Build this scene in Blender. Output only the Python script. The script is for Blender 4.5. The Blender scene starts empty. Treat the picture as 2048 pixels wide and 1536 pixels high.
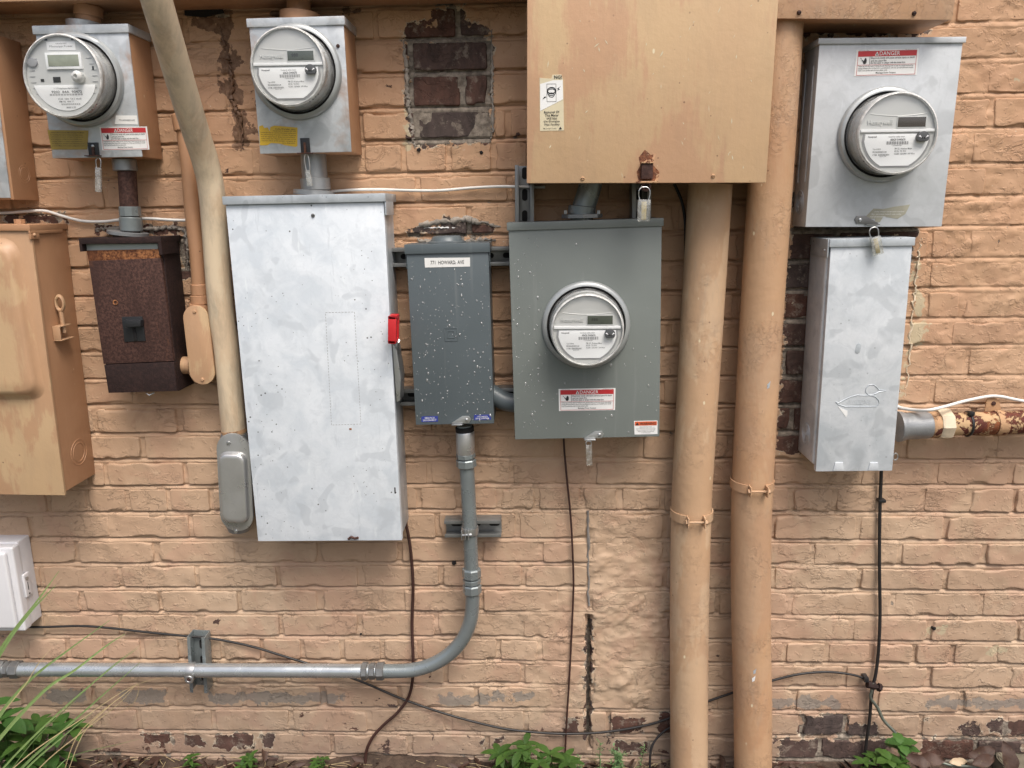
import bpy, bmesh, math, random
import numpy as np
from mathutils import Vector, Matrix

random.seed(7)
rng = np.random.default_rng(11)
PI = math.pi
R_ = math.radians

# ------------------------------------------------------------------ camera
# the wall is the plane y = 0, x to the right along it, z up; the camera stands 1.925 m in front of it
TH, YAW, ROLL = R_(12.6238), R_(1.78706), R_(-0.675625)
WD, Z0, FPX = 1.925, 0.39219, 1559.04
_f = np.array([-math.sin(YAW) * math.cos(TH), math.cos(YAW) * math.cos(TH), -math.sin(TH)])
_r = np.array([math.cos(YAW), math.sin(YAW), 0.0])
_d = np.cross(_f, _r)
_r2 = _r * math.cos(ROLL) - _d * math.sin(ROLL)
_d2 = _d * math.cos(ROLL) + _r * math.sin(ROLL)
RM = np.array([_r2, _d2, _f])
sc = bpy.context.scene
COL = sc.collection
cam = bpy.data.cameras.new("camera")
camo = bpy.data.objects.new("camera", cam)
COL.objects.link(camo)
cam.sensor_width = 36.0
cam.lens = 36.0 * FPX / 2048.0
cam.clip_start = 0.05
cam.clip_end = 400.0
M = Matrix(((_r2[0], -_d2[0], -_f[0], 0), (_r2[1], -_d2[1], -_f[1], -WD), (_r2[2], -_d2[2], -_f[2], 0), (0, 0, 0, 1)))
camo.matrix_world = M
sc.camera = camo

# ------------------------------------------------------------------ world, sun, exposure
SUN_EL, SUN_AZ = R_(59), R_(26)          # azimuth measured from the wall's normal towards the right
w = bpy.data.worlds.new("World")
sc.world = w
w.use_nodes = True
wn = w.node_tree
sky = wn.nodes.new("ShaderNodeTexSky")
sky.sky_type = 'NISHITA'
sky.sun_disc = False
sky.sun_elevation = SUN_EL
sky.sun_rotation = PI - SUN_AZ
sky.air_density = 1.0
sky.dust_density = 6.0
sky.ozone_density = 1.0
bg = wn.nodes["Background"]
wn.links.new(sky.outputs[0], bg.inputs[0])
bg.inputs[1].default_value = 0.095
sun = bpy.data.lights.new("sun", 'SUN')
suno = bpy.data.objects.new("sun", sun)
COL.objects.link(suno)
sun.energy = 1.5
sun.angle = R_(28)
sun.color = (1.0, 0.975, 0.935)
sd = Vector((math.sin(SUN_AZ) * math.cos(SUN_EL), -math.cos(SUN_AZ) * math.cos(SUN_EL), math.sin(SUN_EL)))
suno.rotation_euler = sd.to_track_quat('Z', 'Y').to_euler()
suno.location = sd * 6
sc.view_settings.view_transform = 'Standard'
sc.view_settings.look = 'None'
sc.view_settings.exposure = 0.82
sc.view_settings.gamma = 1.0
sc.view_settings.use_curve_mapping = False
sc.render.engine = 'CYCLES'
sc.cycles.max_bounces = 7
sc.cycles.diffuse_bounces = 2
sc.cycles.glossy_bounces = 3
sc.cycles.transmission_bounces = 5
sc.cycles.transparent_max_bounces = 8
sc.cycles.use_denoising = True


# ------------------------------------------------------------------ geometry helpers
def at(px, py, d=0.0):
    """the point of the plane d metres in front of the wall that the photograph shows at (px, py)"""
    v = RM.T @ np.array([(px - 1024) / FPX, (py - 768) / FPX, 1.0])
    s = (WD - d) / v[1]
    return Vector((v[0] * s, -d, v[2] * s))


def pxof(p):
    q = RM @ (np.array(p) - np.array([0, -WD, 0]))
    return 1024 + FPX * q[0] / q[2], 768 + FPX * q[1] / q[2]


def mk(name, me, mat=None, parent=None, smooth=None, kind=None):
    if isinstance(me, bmesh.types.BMesh):
        bm = me
        me = bpy.data.meshes.new(name)
        bm.normal_update()
        bm.to_mesh(me)
        bm.free()
    o = bpy.data.objects.new(name, me)
    COL.objects.link(o)
    if mat is not None and not me.materials:
        me.materials.append(mat)
    if parent is not None:
        o.parent = parent
    if smooth is not None:
        me.shade_smooth()
        me.set_sharp_from_angle(angle=R_(smooth))
    if kind:
        o["kind"] = kind
    return o


class Thing:
    """an Empty at the foot of something fixed to the wall; local x along the wall, y out of it, z up"""

    def __init__(s, name, label, cat, org, ang=0.0, group=None):
        s.e = bpy.data.objects.new(name, None)
        COL.objects.link(s.e)
        s.e.empty_display_size = 0.05
        s.org = Vector(org)
        s.e.location = s.org
        s.e.rotation_euler = (0, ang, 0)
        s.e["label"] = label
        s.e["category"] = cat
        if group:
            s.e["group"] = group
        s.inv = Matrix.Rotation(ang, 3, 'Y').inverted()

    def l(s, px, py, d):
        return s.inv @ (at(px, py, d) - s.org)

    def part(s, name, bm, mat, parent=None, smooth=35, kind=None):
        return mk(name, bm, mat, parent or s.e, smooth, kind)


def boxthing(name, label, cat, quad, d, group=None):
    """quad: TL TR BR BL of the front face in the photograph; gives the Thing and its width and height"""
    P = [at(x, y, d) for x, y in quad]
    wv = ((P[1] - P[0]) + (P[2] - P[3])) / 2
    hv = ((P[0] - P[3]) + (P[1] - P[2])) / 2
    a1 = math.atan2(wv.z, wv.x)
    a2 = math.atan2(-hv.x, hv.z)
    a = (a1 + a2) / 2
    c = sum(P, Vector()) / 4
    W, H = wv.length, hv.length
    up = Vector((-math.sin(a), 0, math.cos(a)))
    o = c - up * H / 2
    o.y = 0
    t = Thing(name, label, cat, o, -a, group)
    t.W, t.H, t.d = W, H, d
    return t


def nb():
    return bmesh.new()


def bx(bm, x0, x1, y0, y1, z0, z1, bev=0.0, seg=2):
    vs = [bm.verts.new((x, y, z)) for x in (x0, x1) for y in (y0, y1) for z in (z0, z1)]
    F = [(0, 1, 3, 2), (4, 6, 7, 5), (0, 4, 5, 1), (2, 3, 7, 6), (0, 2, 6, 4), (1, 5, 7, 3)]
    fs = [bm.faces.new([vs[i] for i in f]) for f in F]
    bmesh.ops.recalc_face_normals(bm, faces=fs)
    if bev:
        es = list({e for f in fs for e in f.edges})
        bmesh.ops.bevel(bm, geom=es, offset=bev, segments=seg, profile=0.6, affect='EDGES', clamp_overlap=True)
    return bm


def prism(bm, pts, y0, y1, bev=0.0):
    """outline in x, z extruded from y0 (front, the smaller) to y1"""
    a = [bm.verts.new((p[0], y0, p[1])) for p in pts]
    b = [bm.verts.new((p[0], y1, p[1])) for p in pts]
    n = len(pts)
    fs = [bm.faces.new(a), bm.faces.new(list(reversed(b)))]
    for i in range(n):
        j = (i + 1) % n
        fs.append(bm.faces.new([a[j], a[i], b[i], b[j]]))
    bmesh.ops.recalc_face_normals(bm, faces=fs)
    if bev:
        es = [e for e in fs[0].edges]
        bmesh.ops.bevel(bm, geom=es, offset=bev, segments=2, profile=0.6, affect='EDGES', clamp_overlap=True)
    return bm


def lathe(bm, prof, c=(0, 0, 0), seg=48, axis='y', cap0=False, cap1=False, ph=0.0):
    """prof: (r, t) pairs, t along -y (out of the wall) for axis y, +z for z, +x for x"""
    rings = []
    for r, t in prof:
        ring = []
        for i in range(seg):
            a = 2 * PI * i / seg + ph
            u, v = r * math.cos(a), r * math.sin(a)
            if axis == 'y':
                p = (c[0] + u, c[1] - t, c[2] + v)
            elif axis == 'z':
                p = (c[0] + u, c[1] + v, c[2] + t)
            else:
                p = (c[0] + t, c[1] + u, c[2] + v)
            ring.append(bm.verts.new(p))
        rings.append(ring)
    fs = []
    for a, b in zip(rings, rings[1:]):
        for i in range(seg):
            j = (i + 1) % seg
            fs.append(bm.faces.new([a[i], a[j], b[j], b[i]]))
    if cap0:
        fs.append(bm.faces.new(rings[0]))
    if cap1:
        fs.append(bm.faces.new(rings[-1]))
    bmesh.ops.recalc_face_normals(bm, faces=fs)
    return bm


def smoothpath(pts, n=8):
    """Catmull-Rom through the points"""
    P = [Vector(p) for p in pts]
    if len(P) < 3:
        return P
    Q = [P[0] * 2 - P[1]] + P + [P[-1] * 2 - P[-2]]
    out = []
    for i in range(1, len(Q) - 2):
        a, b, c, d = Q[i - 1], Q[i], Q[i + 1], Q[i + 2]
        for k in range(n):
            t = k / n
            out.append(0.5 * ((2 * b) + (c - a) * t + (2 * a - 5 * b + 4 * c - d) * t * t + (3 * b - a - 3 * c + d) * t ** 3))
    out.append(P[-1])
    return out


def tube(bm, pts, r, seg=12, caps=True, rad=None, ph=0.0):
    P = [Vector(p) for p in pts]
    n = len(P)
    T = []
    for i in range(n):
        a, b = P[max(i - 1, 0)], P[min(i + 1, n - 1)]
        T.append((b - a).normalized())
    nrm = Vector((0, -1, 0))
    if abs(T[0].dot(nrm)) > 0.95:
        nrm = Vector((0, 0, 1))
    nrm = (nrm - T[0] * nrm.dot(T[0])).normalized()
    rings = []
    for i in range(n):
        nrm = (nrm - T[i] * nrm.dot(T[i])).normalized()
        bi = T[i].cross(nrm)
        rr = rad[i] if rad else r
        rings.append([bm.verts.new(P[i] + (nrm * math.cos(2 * PI * k / seg + ph) + bi * math.sin(2 * PI * k / seg + ph)) * rr) for k in range(seg)])
    fs = []
    for a, b in zip(rings, rings[1:]):
        for i in range(seg):
            j = (i + 1) % seg
            fs.append(bm.faces.new([a[i], a[j], b[j], b[i]]))
    if caps:
        fs.append(bm.faces.new(list(reversed(rings[0]))))
        fs.append(bm.faces.new(rings[-1]))
    bmesh.ops.recalc_face_normals(bm, faces=fs)
    return bm


def torus(bm, c, R, r, axis='y', seg=32, rs=8, sx=1.0, sz=1.0):
    rings = []
    for i in range(seg):
        a = 2 * PI * i / seg
        ring = []
        for k in range(rs):
            b = 2 * PI * k / rs
            rr = R + r * math.cos(b)
            u, v, t = rr * math.cos(a) * sx, rr * math.sin(a) * sz, r * math.sin(b)
            p = (c[0] + u, c[1] + t, c[2] + v) if axis == 'y' else (c[0] + t, c[1] + u, c[2] + v)
            ring.append(bm.verts.new(p))
        rings.append(ring)
    fs = []
    for i in range(seg):
        a, b = rings[i], rings[(i + 1) % seg]
        for k in range(rs):
            j = (k + 1) % rs
            fs.append(bm.faces.new([a[k], a[j], b[j], b[k]]))
    bmesh.ops.recalc_face_normals(bm, faces=fs)
    return bm


def capsule2d(L, W, n=14):
    """outline of a stadium, long axis z, centred"""
    r, h = W / 2, L / 2 - W / 2
    pts = [(r * math.cos(a), h + r * math.sin(a)) for a in np.linspace(0, PI, n)]
    pts += [(r * math.cos(a), -h + r * math.sin(a)) for a in np.linspace(PI, 2 * PI, n)]
    return pts


def rot2(pts, a, cx=0, cz=0):
    c, s = math.cos(a), math.sin(a)
    return [(cx + x * c - z * s, cz + x * s + z * c) for x, z in pts]


def screw(t, c, r, mat, parent=None, h=0.003, name="screw"):
    """a slotted pan head, its axis out of the wall"""
    bm = nb()
    lathe(bm, [(r, 0), (r, h * 0.4), (r * 0.8, h * 0.85), (r * 0.3, h), (0.0001, h)], c=c, seg=16)
    o = t.part(name, bm, mat, parent, smooth=40)
    bm = nb()
    bx(bm, c[0] - r * 0.75, c[0] + r * 0.75, c[1] - h - 0.0003, c[1] - h * 0.6, c[2] - r * 0.13, c[2] + r * 0.13)
    if o.parent == t.e:
        t.part("slot", bm, MT["black"], o, smooth=None)
    else:
        bm.free()
    return o


_tc = {}


def textmesh(s, bold=0.0):
    key = (s, bold)
    if key in _tc:
        return _tc[key]
    cu = bpy.data.curves.new("t", 'FONT')
    cu.body = s
    cu.resolution_u = 2
    cu.offset = bold
    o = bpy.data.objects.new("t", cu)
    COL.objects.link(o)
    me = bpy.data.meshes.new_from_object(o)
    V = np.array([v.co[:2] for v in me.vertices]) if len(me.vertices) else np.zeros((0, 2))
    F = [tuple(p.vertices) for p in me.polygons]
    bpy.data.objects.remove(o)
    bpy.data.curves.remove(cu)
    bpy.data.meshes.remove(me)
    if len(V):
        V = V - V.min(0)
    _tc[key] = (V, F)
    return _tc[key]


def addtext(bm, s, fn, box, bold=0.0, keep=False):
    """text fitted into box (s0, t0, s1, t1) of a surface; fn maps (s, t) to a local point"""
    V, F = textmesh(s, bold)
    if not len(V):
        return
    mx = V.max(0)
    s0, t0, s1, t1 = box
    vs = [bm.verts.new(fn(s0 + (s1 - s0) * v[0] / mx[0], t0 + (t1 - t0) * v[1] / mx[1])) for v in V]
    for f in F:
        try:
            bm.faces.new([vs[i] for i in f])
        except ValueError:
            pass


def addquad(bm, fn, box):
    s0, t0, s1, t1 = box
    bm.faces.new([bm.verts.new(fn(*p)) for p in ((s0, t0), (s1, t0), (s1, t1), (s0, t1))])


def quadfn(t, quad, d):
    """TL TR BR BL in the photograph -> function of (s right, t up, extra height) on the local plane"""
    P = [t.l(x, y, d) for x, y in quad]

    def fn(s, u, h=0.0):
        p = (P[3] * (1 - s) + P[2] * s) * (1 - u) + (P[0] * (1 - s) + P[1] * s) * u
        return Vector((p.x, -d - h, p.z))
    return fn


def layer(t, name, fn, h, mat, parent, build):
    bm = nb()
    build(bm, lambda s, u: fn(s, u, h))
    bmesh.ops.recalc_face_normals(bm, faces=bm.faces)
    return t.part(name, bm, mat, parent, smooth=None)


def plate(t, name, quad, d, mat, parent=None, th=0.0006, pts=None):
    """a thin sticker or tag; pts: outline in (s, u) when it is torn"""
    fn = quadfn(t, quad, d)
    pts = pts or [(0, 0), (1, 0), (1, 1), (0, 1)]
    bm = nb()
    a = [bm.verts.new(fn(s, u, th)) for s, u in pts]
    b = [bm.verts.new(fn(s, u, -0.0002)) for s, u in pts]
    fs = [bm.faces.new(a)]
    n = len(pts)
    for i in range(n):
        fs.append(bm.faces.new([a[i], a[(i + 1) % n], b[(i + 1) % n], b[i]]))
    bmesh.ops.recalc_face_normals(bm, faces=fs)
    o = t.part(name, bm, mat, parent, smooth=None)
    return o, (lambda s, u, h=0.0: fn(s, u, th + 0.0004 + h))


# ------------------------------------------------------------------ numpy noise
_tab = rng.random(65536)


def vnoise(x, z, s, seed=0):
    X, Z = x * s, z * s
    i, j = np.floor(X).astype(np.int64), np.floor(Z).astype(np.int64)
    fx, fz = X - i, Z - j
    fx, fz = fx * fx * (3 - 2 * fx), fz * fz * (3 - 2 * fz)

    def h(a, b):
        return _tab[((a * 73856093) ^ (b * 19349663) ^ (seed * 83492791)) & 65535]
    return (h(i, j) * (1 - fx) + h(i + 1, j) * fx) * (1 - fz) + (h(i, j + 1) * (1 - fx) + h(i + 1, j + 1) * fx) * fz - 0.5


def fbm(x, z, s, o=3, seed=0):
    r, a = 0, 1.0
    for k in range(o):
        r = r + a * vnoise(x, z, s * 2 ** k, seed + k * 7)
        a *= 0.5
    return r


# ------------------------------------------------------------------ materials
class NT:
    def __init__(s, name):
        s.m = bpy.data.materials.new(name)
        s.m.use_nodes = True
        s.t = s.m.node_tree
        s.b = s.t.nodes["Principled BSDF"]
        s.out = s.t.nodes["Material Output"]
        s._pos = None

    def n(s, ty, **kw):
        x = s.t.nodes.new(ty)
        for k, v in kw.items():
            setattr(x, k, v)
        return x

    def set(s, sock, v):
        if isinstance(v, (int, float)):
            sock.default_value = v
        elif isinstance(v, (tuple, list)):
            if len(sock.default_value) == 4 and len(v) == 3:
                v = (*v, 1)
            sock.default_value = v
        else:
            s.t.links.new(v, sock)

    @property
    def pos(s):
        if s._pos is None:
            s._pos = s.n("ShaderNodeNewGeometry").outputs["Position"]
        return s._pos

    def map(s, scale=(1, 1, 1), loc=(0, 0, 0), rot=(0, 0, 0)):
        x = s.n("ShaderNodeMapping")
        s.set(x.inputs[0], s.pos)
        x.inputs["Scale"].default_value = scale
        x.inputs["Location"].default_value = loc
        x.inputs["Rotation"].default_value = rot
        return x.outputs[0]

    def noise(s, scale, detail=4, rough=0.55, dist=0.0, v=None):
        x = s.n("ShaderNodeTexNoise")
        s.set(x.inputs["Vector"], v if v is not None else s.pos)
        x.inputs["Scale"].default_value = scale
        x.inputs["Detail"].default_value = detail
        x.inputs["Roughness"].default_value = rough
        x.inputs["Distortion"].default_value = dist
        return x.outputs[0]

    def vor(s, scale, feature='F1', v=None, rnd=1.0, out="Distance"):
        x = s.n("ShaderNodeTexVoronoi", feature=feature)
        s.set(x.inputs["Vector"], v if v is not None else s.pos)
        x.inputs["Scale"].default_value = scale
        if "Randomness" in x.inputs:
            x.inputs["Randomness"].default_value = rnd
        return x.outputs[out]

    def ramp(s, f, stops, interp='LINEAR'):
        x = s.n("ShaderNodeValToRGB")
        x.color_ramp.interpolation = interp
        e = x.color_ramp.elements
        while len(e) > 1:
            e.remove(e[-1])
        for k, (p, c) in enumerate(stops):
            q = e[0] if k == 0 else e.new(p)
            q.position = p
            q.color = (c, c, c, 1) if isinstance(c, (int, float)) else (*c, 1)
        s.set(x.inputs[0], f)
        return x.outputs[0]

    def mix(s, f, a, b, mode='MIX'):
        x = s.n("ShaderNodeMix", data_type='RGBA', blend_type=mode)
        s.set(x.inputs[0], f)
        s.set(x.inputs[6], a)
        s.set(x.inputs[7], b)
        return x.outputs[2]

    def mth(s, op, a, b=0.0, clamp=False):
        x = s.n("ShaderNodeMath", operation=op, use_clamp=clamp)
        s.set(x.inputs[0], a)
        s.set(x.inputs[1], b)
        return x.outputs[0]

    def bump(s, h, dist=0.001, strength=1.0, normal=None):
        x = s.n("ShaderNodeBump")
        x.inputs["Strength"].default_value = strength
        x.inputs["Distance"].default_value = dist
        s.set(x.inputs["Height"], h)
        if normal is not None:
            s.set(x.inputs["Normal"], normal)
        return x.outputs[0]

    def fin(s, col=None, rough=0.5, metal=0.0, normal=None, spec=None):
        if col is not None:
            s.set(s.b.inputs["Base Color"], col)
        s.set(s.b.inputs["Roughness"], rough)
        s.set(s.b.inputs["Metallic"], metal)
        if normal is not None:
            s.set(s.b.inputs["Normal"], normal)
        if spec is not None:
            s.set(s.b.inputs["Specular IOR Level"], spec)
        return s.m


def simple(name, col, rough=0.5, metal=0.0, bumpy=0.0, bs=200, var=0.0, spec=None):
    n = NT(name)
    c = col
    if var:
        f = n.noise(14, 4, 0.6)
        c = n.mix(n.ramp(f, [(0.35, 0.0), (0.7, 1.0)]), tuple(x * (1 - var) for x in col), tuple(min(1, x * (1 + var)) for x in col))
    nm = n.bump(n.noise(bs, 3), bumpy) if bumpy else None
    r = rough
    if var:
        r = n.ramp(n.noise(23, 3), [(0.3, max(0, rough - 0.1)), (0.7, min(1, rough + 0.1))])
    return n.fin(c, r, metal, nm, spec)


MT = {}
MT["black"] = simple("flat_black", (0.008, 0.007, 0.007), 0.8)  # paints the shade inside uncut holes and slots; also gaskets and digits
MT["blackplastic"] = simple("black_plastic", (0.018, 0.019, 0.021), 0.42, var=0.2)
MT["steel"] = simple("zinc_steel", (0.52, 0.53, 0.53), 0.33, 0.85, 0.0002, 300, 0.12)
MT["darksteel"] = simple("dull_steel", (0.22, 0.22, 0.215), 0.45, 0.7, 0.0003, 200, 0.2)
MT["white"] = simple("white_vinyl", (0.78, 0.78, 0.76), 0.35, var=0.04)
MT["ink"] = simple("black_ink", (0.02, 0.02, 0.022), 0.6)
MT["inkgrey"] = simple("grey_ink", (0.16, 0.16, 0.17), 0.6)
MT["red"] = simple("red_print", (0.48, 0.03, 0.035), 0.4, var=0.05)
MT["orange"] = simple("orange_print", (0.66, 0.12, 0.04), 0.45)
MT["blue"] = simple("blue_print", (0.03, 0.045, 0.26), 0.4)
MT["redplastic"] = simple("red_plastic", (0.55, 0.022, 0.028), 0.38, var=0.06)
MT["whitecable"] = simple("white_cable", (0.74, 0.72, 0.68), 0.45, var=0.08)
MT["browncable"] = simple("brown_cable", (0.05, 0.021, 0.016), 0.5, var=0.15)
MT["blackcable"] = simple("black_cable", (0.018, 0.016, 0.016), 0.5, var=0.2)
MT["nid"] = simple("grey_white_plastic", (0.66, 0.66, 0.68), 0.45, bumpy=0.0001, bs=350, var=0.03)
MT["caulk"] = simple("grey_caulk", (0.24, 0.22, 0.20), 0.6, bumpy=0.0015, bs=120, var=0.25)
MT["silverplate"] = simple("silver_faceplate", (0.58, 0.58, 0.575), 0.5, 0.15, 0.0, var=0.03)
MT["facewhite"] = simple("white_nameplate", (0.86, 0.86, 0.875), 0.4)
MT["lcd"] = simple("lcd_grey_green", (0.075, 0.085, 0.07), 0.2, var=0.12)
MT["lcdlight"] = simple("lcd_pale", (0.30, 0.32, 0.25), 0.15, var=0.25)
MT["lcdbrown"] = simple("lcd_dark_brown", (0.045, 0.035, 0.03), 0.15)
MT["knob"] = simple("dark_grey_knob", (0.075, 0.078, 0.082), 0.45)
MT["steelblue"] = simple("bare_bluish_steel", (0.42, 0.46, 0.45), 0.5, 0.2, var=0.1)
MT["cream"] = simple("cream_paper", (0.62, 0.55, 0.38), 0.5, var=0.05)
MT["glue"] = simple("old_glue_film", (0.33, 0.32, 0.25), 0.6, var=0.2)
MT["creampaint"] = simple("cream_painted_nut", (0.66, 0.55, 0.40), 0.5, 0, 0.0008, 120, 0.15)
MT["glueridge"] = simple("dried_brown_glue", (0.17, 0.095, 0.055), 0.6, 0, 0.003, 80, 0.3)
MT["gold"] = simple("tag_paper", (0.46, 0.37, 0.16), 0.6, var=0.3)


def glassmat(name, tint=(1, 1, 1), refl=1.0, rough=0.03, haze=0.0, bumpy=0.0):
    n = NT(name)
    tr = n.n("ShaderNodeBsdfTransparent")
    n.set(tr.inputs[0], tint)
    gl = n.n("ShaderNodeBsdfGlossy")
    gl.inputs["Roughness"].default_value = rough
    fr = n.n("ShaderNodeLayerWeight")
    fr.inputs[0].default_value = 0.5
    frf = None
    bn = n.bump(n.noise(130, 2), bumpy or 0.00002)
    if True:
        n.set(gl.inputs["Normal"], bn)
        n.set(fr.inputs["Normal"], bn)
    frf = n.mth('ADD', 0.07, n.mth('MULTIPLY', n.mth('POWER', fr.outputs["Facing"], 4.0), 0.8))
    mx = n.n("ShaderNodeMixShader")
    n.set(mx.inputs[0], n.mth('MULTIPLY', frf, refl, True))
    n.set(mx.inputs[1], tr.outputs[0])
    n.set(mx.inputs[2], gl.outputs[0])
    res = mx.outputs[0]
    if haze:
        df = n.n("ShaderNodeBsdfDiffuse")
        n.set(df.inputs[0], (0.8, 0.8, 0.78))
        m2 = n.n("ShaderNodeMixShader")
        if isinstance(haze, tuple):
            n.set(m2.inputs[0], n.ramp(n.noise(60, 4), [(0.4, haze[0]), (0.7, haze[1])]))
        else:
            m2.inputs[0].default_value = haze
        n.set(m2.inputs[1], res)
        n.set(m2.inputs[2], df.outputs[0])
        res = m2.outputs[0]
    n.set(n.out.inputs[0], res)
    return n.m


MT["glass"] = glassmat("clear_cover_glass", (0.97, 0.98, 0.97), 1.0, 0.03, 0.0)
MT["shell"] = glassmat("clear_meter_shell", (0.93, 0.94, 0.94), 1.8, 0.06, (0.03, 0.28), 0.0006)
MT["clearrim"] = glassmat("clear_plastic_rim", (0.93, 0.94, 0.93), 1.6, 0.08, (0.45, 0.85), 0.0012)  # diffuse white haze paints the bright highlights of the rim
MT["sealplastic"] = glassmat("clear_seal_plastic", (0.9, 0.9, 0.86), 1.8, 0.06, (0.06, 0.35), 0.002)


MT["drop"] = glassmat("rain_water", (0.93, 0.94, 0.94), 2.8, 0.05, (0.10, 0.30))  # pale diffuse haze stands in for the white highlights on the drops


def galv(name, lo, hi, metal=0.35, rough=0.42, specks=0.0, spangle=30, tanpaint=0.0):
    n = NT(name)
    warp = n.n("ShaderNodeMix", data_type='VECTOR')
    nz = n.n("ShaderNodeTexNoise")
    n.set(nz.inputs["Vector"], n.pos)
    nz.inputs["Scale"].default_value = 9
    nz.inputs["Detail"].default_value = 3
    warp.inputs[0].default_value = 0.10
    n.set(warp.inputs[4], n.pos)
    n.set(warp.inputs[5], nz.outputs["Color"])
    wv = warp.outputs[1]
    a = n.noise(15, 5, 0.62, 0.8, wv)
    b = n.vor(spangle, 'SMOOTH_F1', wv, out="Color")
    sp = n.n("ShaderNodeSeparateColor")
    n.set(sp.inputs[0], b)
    f = n.mth('ADD', n.mth('MULTIPLY', a, 0.75), n.mth('MULTIPLY', sp.outputs[0], 0.28))
    c = n.mix(n.ramp(f, [(0.36, 0.0), (0.48, 0.55), (0.64, 1.0)]), lo, hi)
    # darker stains with crisp edges
    st = n.ramp(n.noise(6.5, 2, 0.5, 1.2, n.map(loc=(3.1, 0, 1.7))), [(0.60, 0.0), (0.63, 1.0)])
    dk_ = tuple(x * 0.80 for x in lo)
    c = n.mix(n.mth('MULTIPLY', st, 0.16), c, dk_)
    st2 = n.ramp(n.noise(17, 2, 0.4, 0.5, n.map(loc=(1.1, 0, 7.7))), [(0.585, 0.0), (0.635, 1.0)])
    c = n.mix(n.mth('MULTIPLY', st2, 0.50), c, dk_)
    fsp = n.vor(150, 'F1', wv, out='Color')
    s2_ = n.n('ShaderNodeSeparateColor')
    n.set(s2_.inputs[0], fsp)
    c = n.mix(n.mth('MULTIPLY', s2_.outputs[1], 0.10), c, dk_)
    cl_ = n.ramp(n.noise(26, 6, 0.7, 1.0, n.map(loc=(5.1, 0, 2.7))), [(0.50, 0.0), (0.64, 0.35)])
    c = n.mix(cl_, c, tuple(x * 0.86 for x in lo))
    scr = n.ramp(n.noise(34, 5, 0.75, 0.2, n.map(scale=(1, 1, 0.12), rot=(0, 0.55, 0), loc=(2, 0, 2))), [(0.64, 0.0), (0.66, 0.35)])
    c = n.mix(scr, c, dk_)
    sc1 = n.ramp(n.noise(60, 3, 0.6, 0, n.map(scale=(1, 1, 0.25), rot=(0, 0.7, 0))), [(0.66, 0.0), (0.72, 1.0)])
    c = n.mix(n.mth('MULTIPLY', sc1, 0.25), c, tuple(min(1, x * 1.25) for x in hi))
    if specks:
        for k, (s_, th) in enumerate(((46, 0.075), (75, 0.07))):
            vv = n.map(loc=(k * 2.3, 0, k))
            m = n.ramp(n.vor(s_, v=vv), [(th, 1.0), (th + 0.03, 0.0)])
            gate = n.ramp(n.noise(7, 2, v=n.map(loc=(k * 5, 2, 0))), [(0.5, 0.0), (0.56, 1.0)])
            c = n.mix(n.mth('MULTIPLY', n.mth('MULTIPLY', m, gate), specks), c, (0.04, 0.045, 0.05))
    if tanpaint:
        tp = n.ramp(n.noise(5, 5, 0.65, 0.4), [(0.60 - tanpaint * 0.2, 0.0), (0.66, 0.8)])
        c = n.mix(tp, c, (0.36, 0.20, 0.11))
    rr = n.ramp(n.noise(13, 4), [(0.3, rough - 0.1), (0.7, rough + 0.12)])
    nm = n.bump(n.noise(4.5, 2, 0.4), 0.004, 0.5, n.bump(n.noise(150, 3), 0.0002))
    return n.fin(c, rr, metal, nm)


MT["galvdoor"] = galv("galvanized_bright", (0.63, 0.685, 0.735), (0.755, 0.80, 0.84), 0.10, 0.44, 0.9)
MT["galvcap"] = galv("galvanized_cap", (0.40, 0.44, 0.47), (0.55, 0.59, 0.62), 0.3, 0.42, 0.9)
MT["galvsock"] = galv("galvanized_socket", (0.42, 0.45, 0.47), (0.60, 0.63, 0.65), 0.35, 0.42, 0, 22, 0.35)
MT["galvclean"] = galv("grey_white_enamel", (0.50, 0.525, 0.54), (0.58, 0.605, 0.625), 0.12, 0.4, 0, 14)
MT["galvlow"] = galv("galvanized_mottled", (0.54, 0.58, 0.61), (0.70, 0.73, 0.755), 0.2, 0.42, 0.3, 18)
MT["castgrey"] = simple("cast_aluminium", (0.30, 0.31, 0.315), 0.42, 0.55, 0.0005, 260, 0.15)
MT["castlight"] = simple("brushed_aluminium", (0.54, 0.54, 0.53), 0.34, 0.75, 0.0001, 300, 0.08)
MT["castletters"] = simple("worn_raised_letters", (0.52, 0.52, 0.51), 0.36, 0.6)
MT["greypvc"] = simple("grey_conduit", (0.235, 0.265, 0.27), 0.30, 0.45, 0.00003, 160, 0.08)
MT["emt"] = simple("galvanized_conduit", (0.50, 0.53, 0.54), 0.26, 0.7, 0.00003, 60, 0.10)


def enamel(name, col, rough=0.33):
    n = NT(name)
    f = n.noise(5, 4, 0.55)
    c = n.mix(n.ramp(f, [(0.3, 0.0), (0.7, 1.0)]), tuple(x * 0.93 for x in col), tuple(x * 1.06 for x in col))
    run = n.ramp(n.noise(40, 3, 0.6, 0, n.map(scale=(1, 1, 0.06))), [(0.62, 0.0), (0.75, 1.0)])
    c = n.mix(n.mth('MULTIPLY', run, 0.10), c, (0.5, 0.5, 0.48))
    nm = n.bump(n.noise(3.5, 2), 0.003, 0.4, n.bump(n.noise(260, 2), 0.00008))
    return n.fin(c, n.ramp(n.noise(19, 3), [(0.3, rough - 0.06), (0.7, rough + 0.09)]), 0.0, nm)


MT["enameldark"] = enamel("blue_grey_enamel", (0.095, 0.116, 0.126), 0.36)
MT["enamellight"] = enamel("sage_grey_enamel", (0.180, 0.200, 0.188), 0.34)

TAN = (0.47, 0.265, 0.145)
TAN2 = (0.56, 0.37, 0.20)


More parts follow.
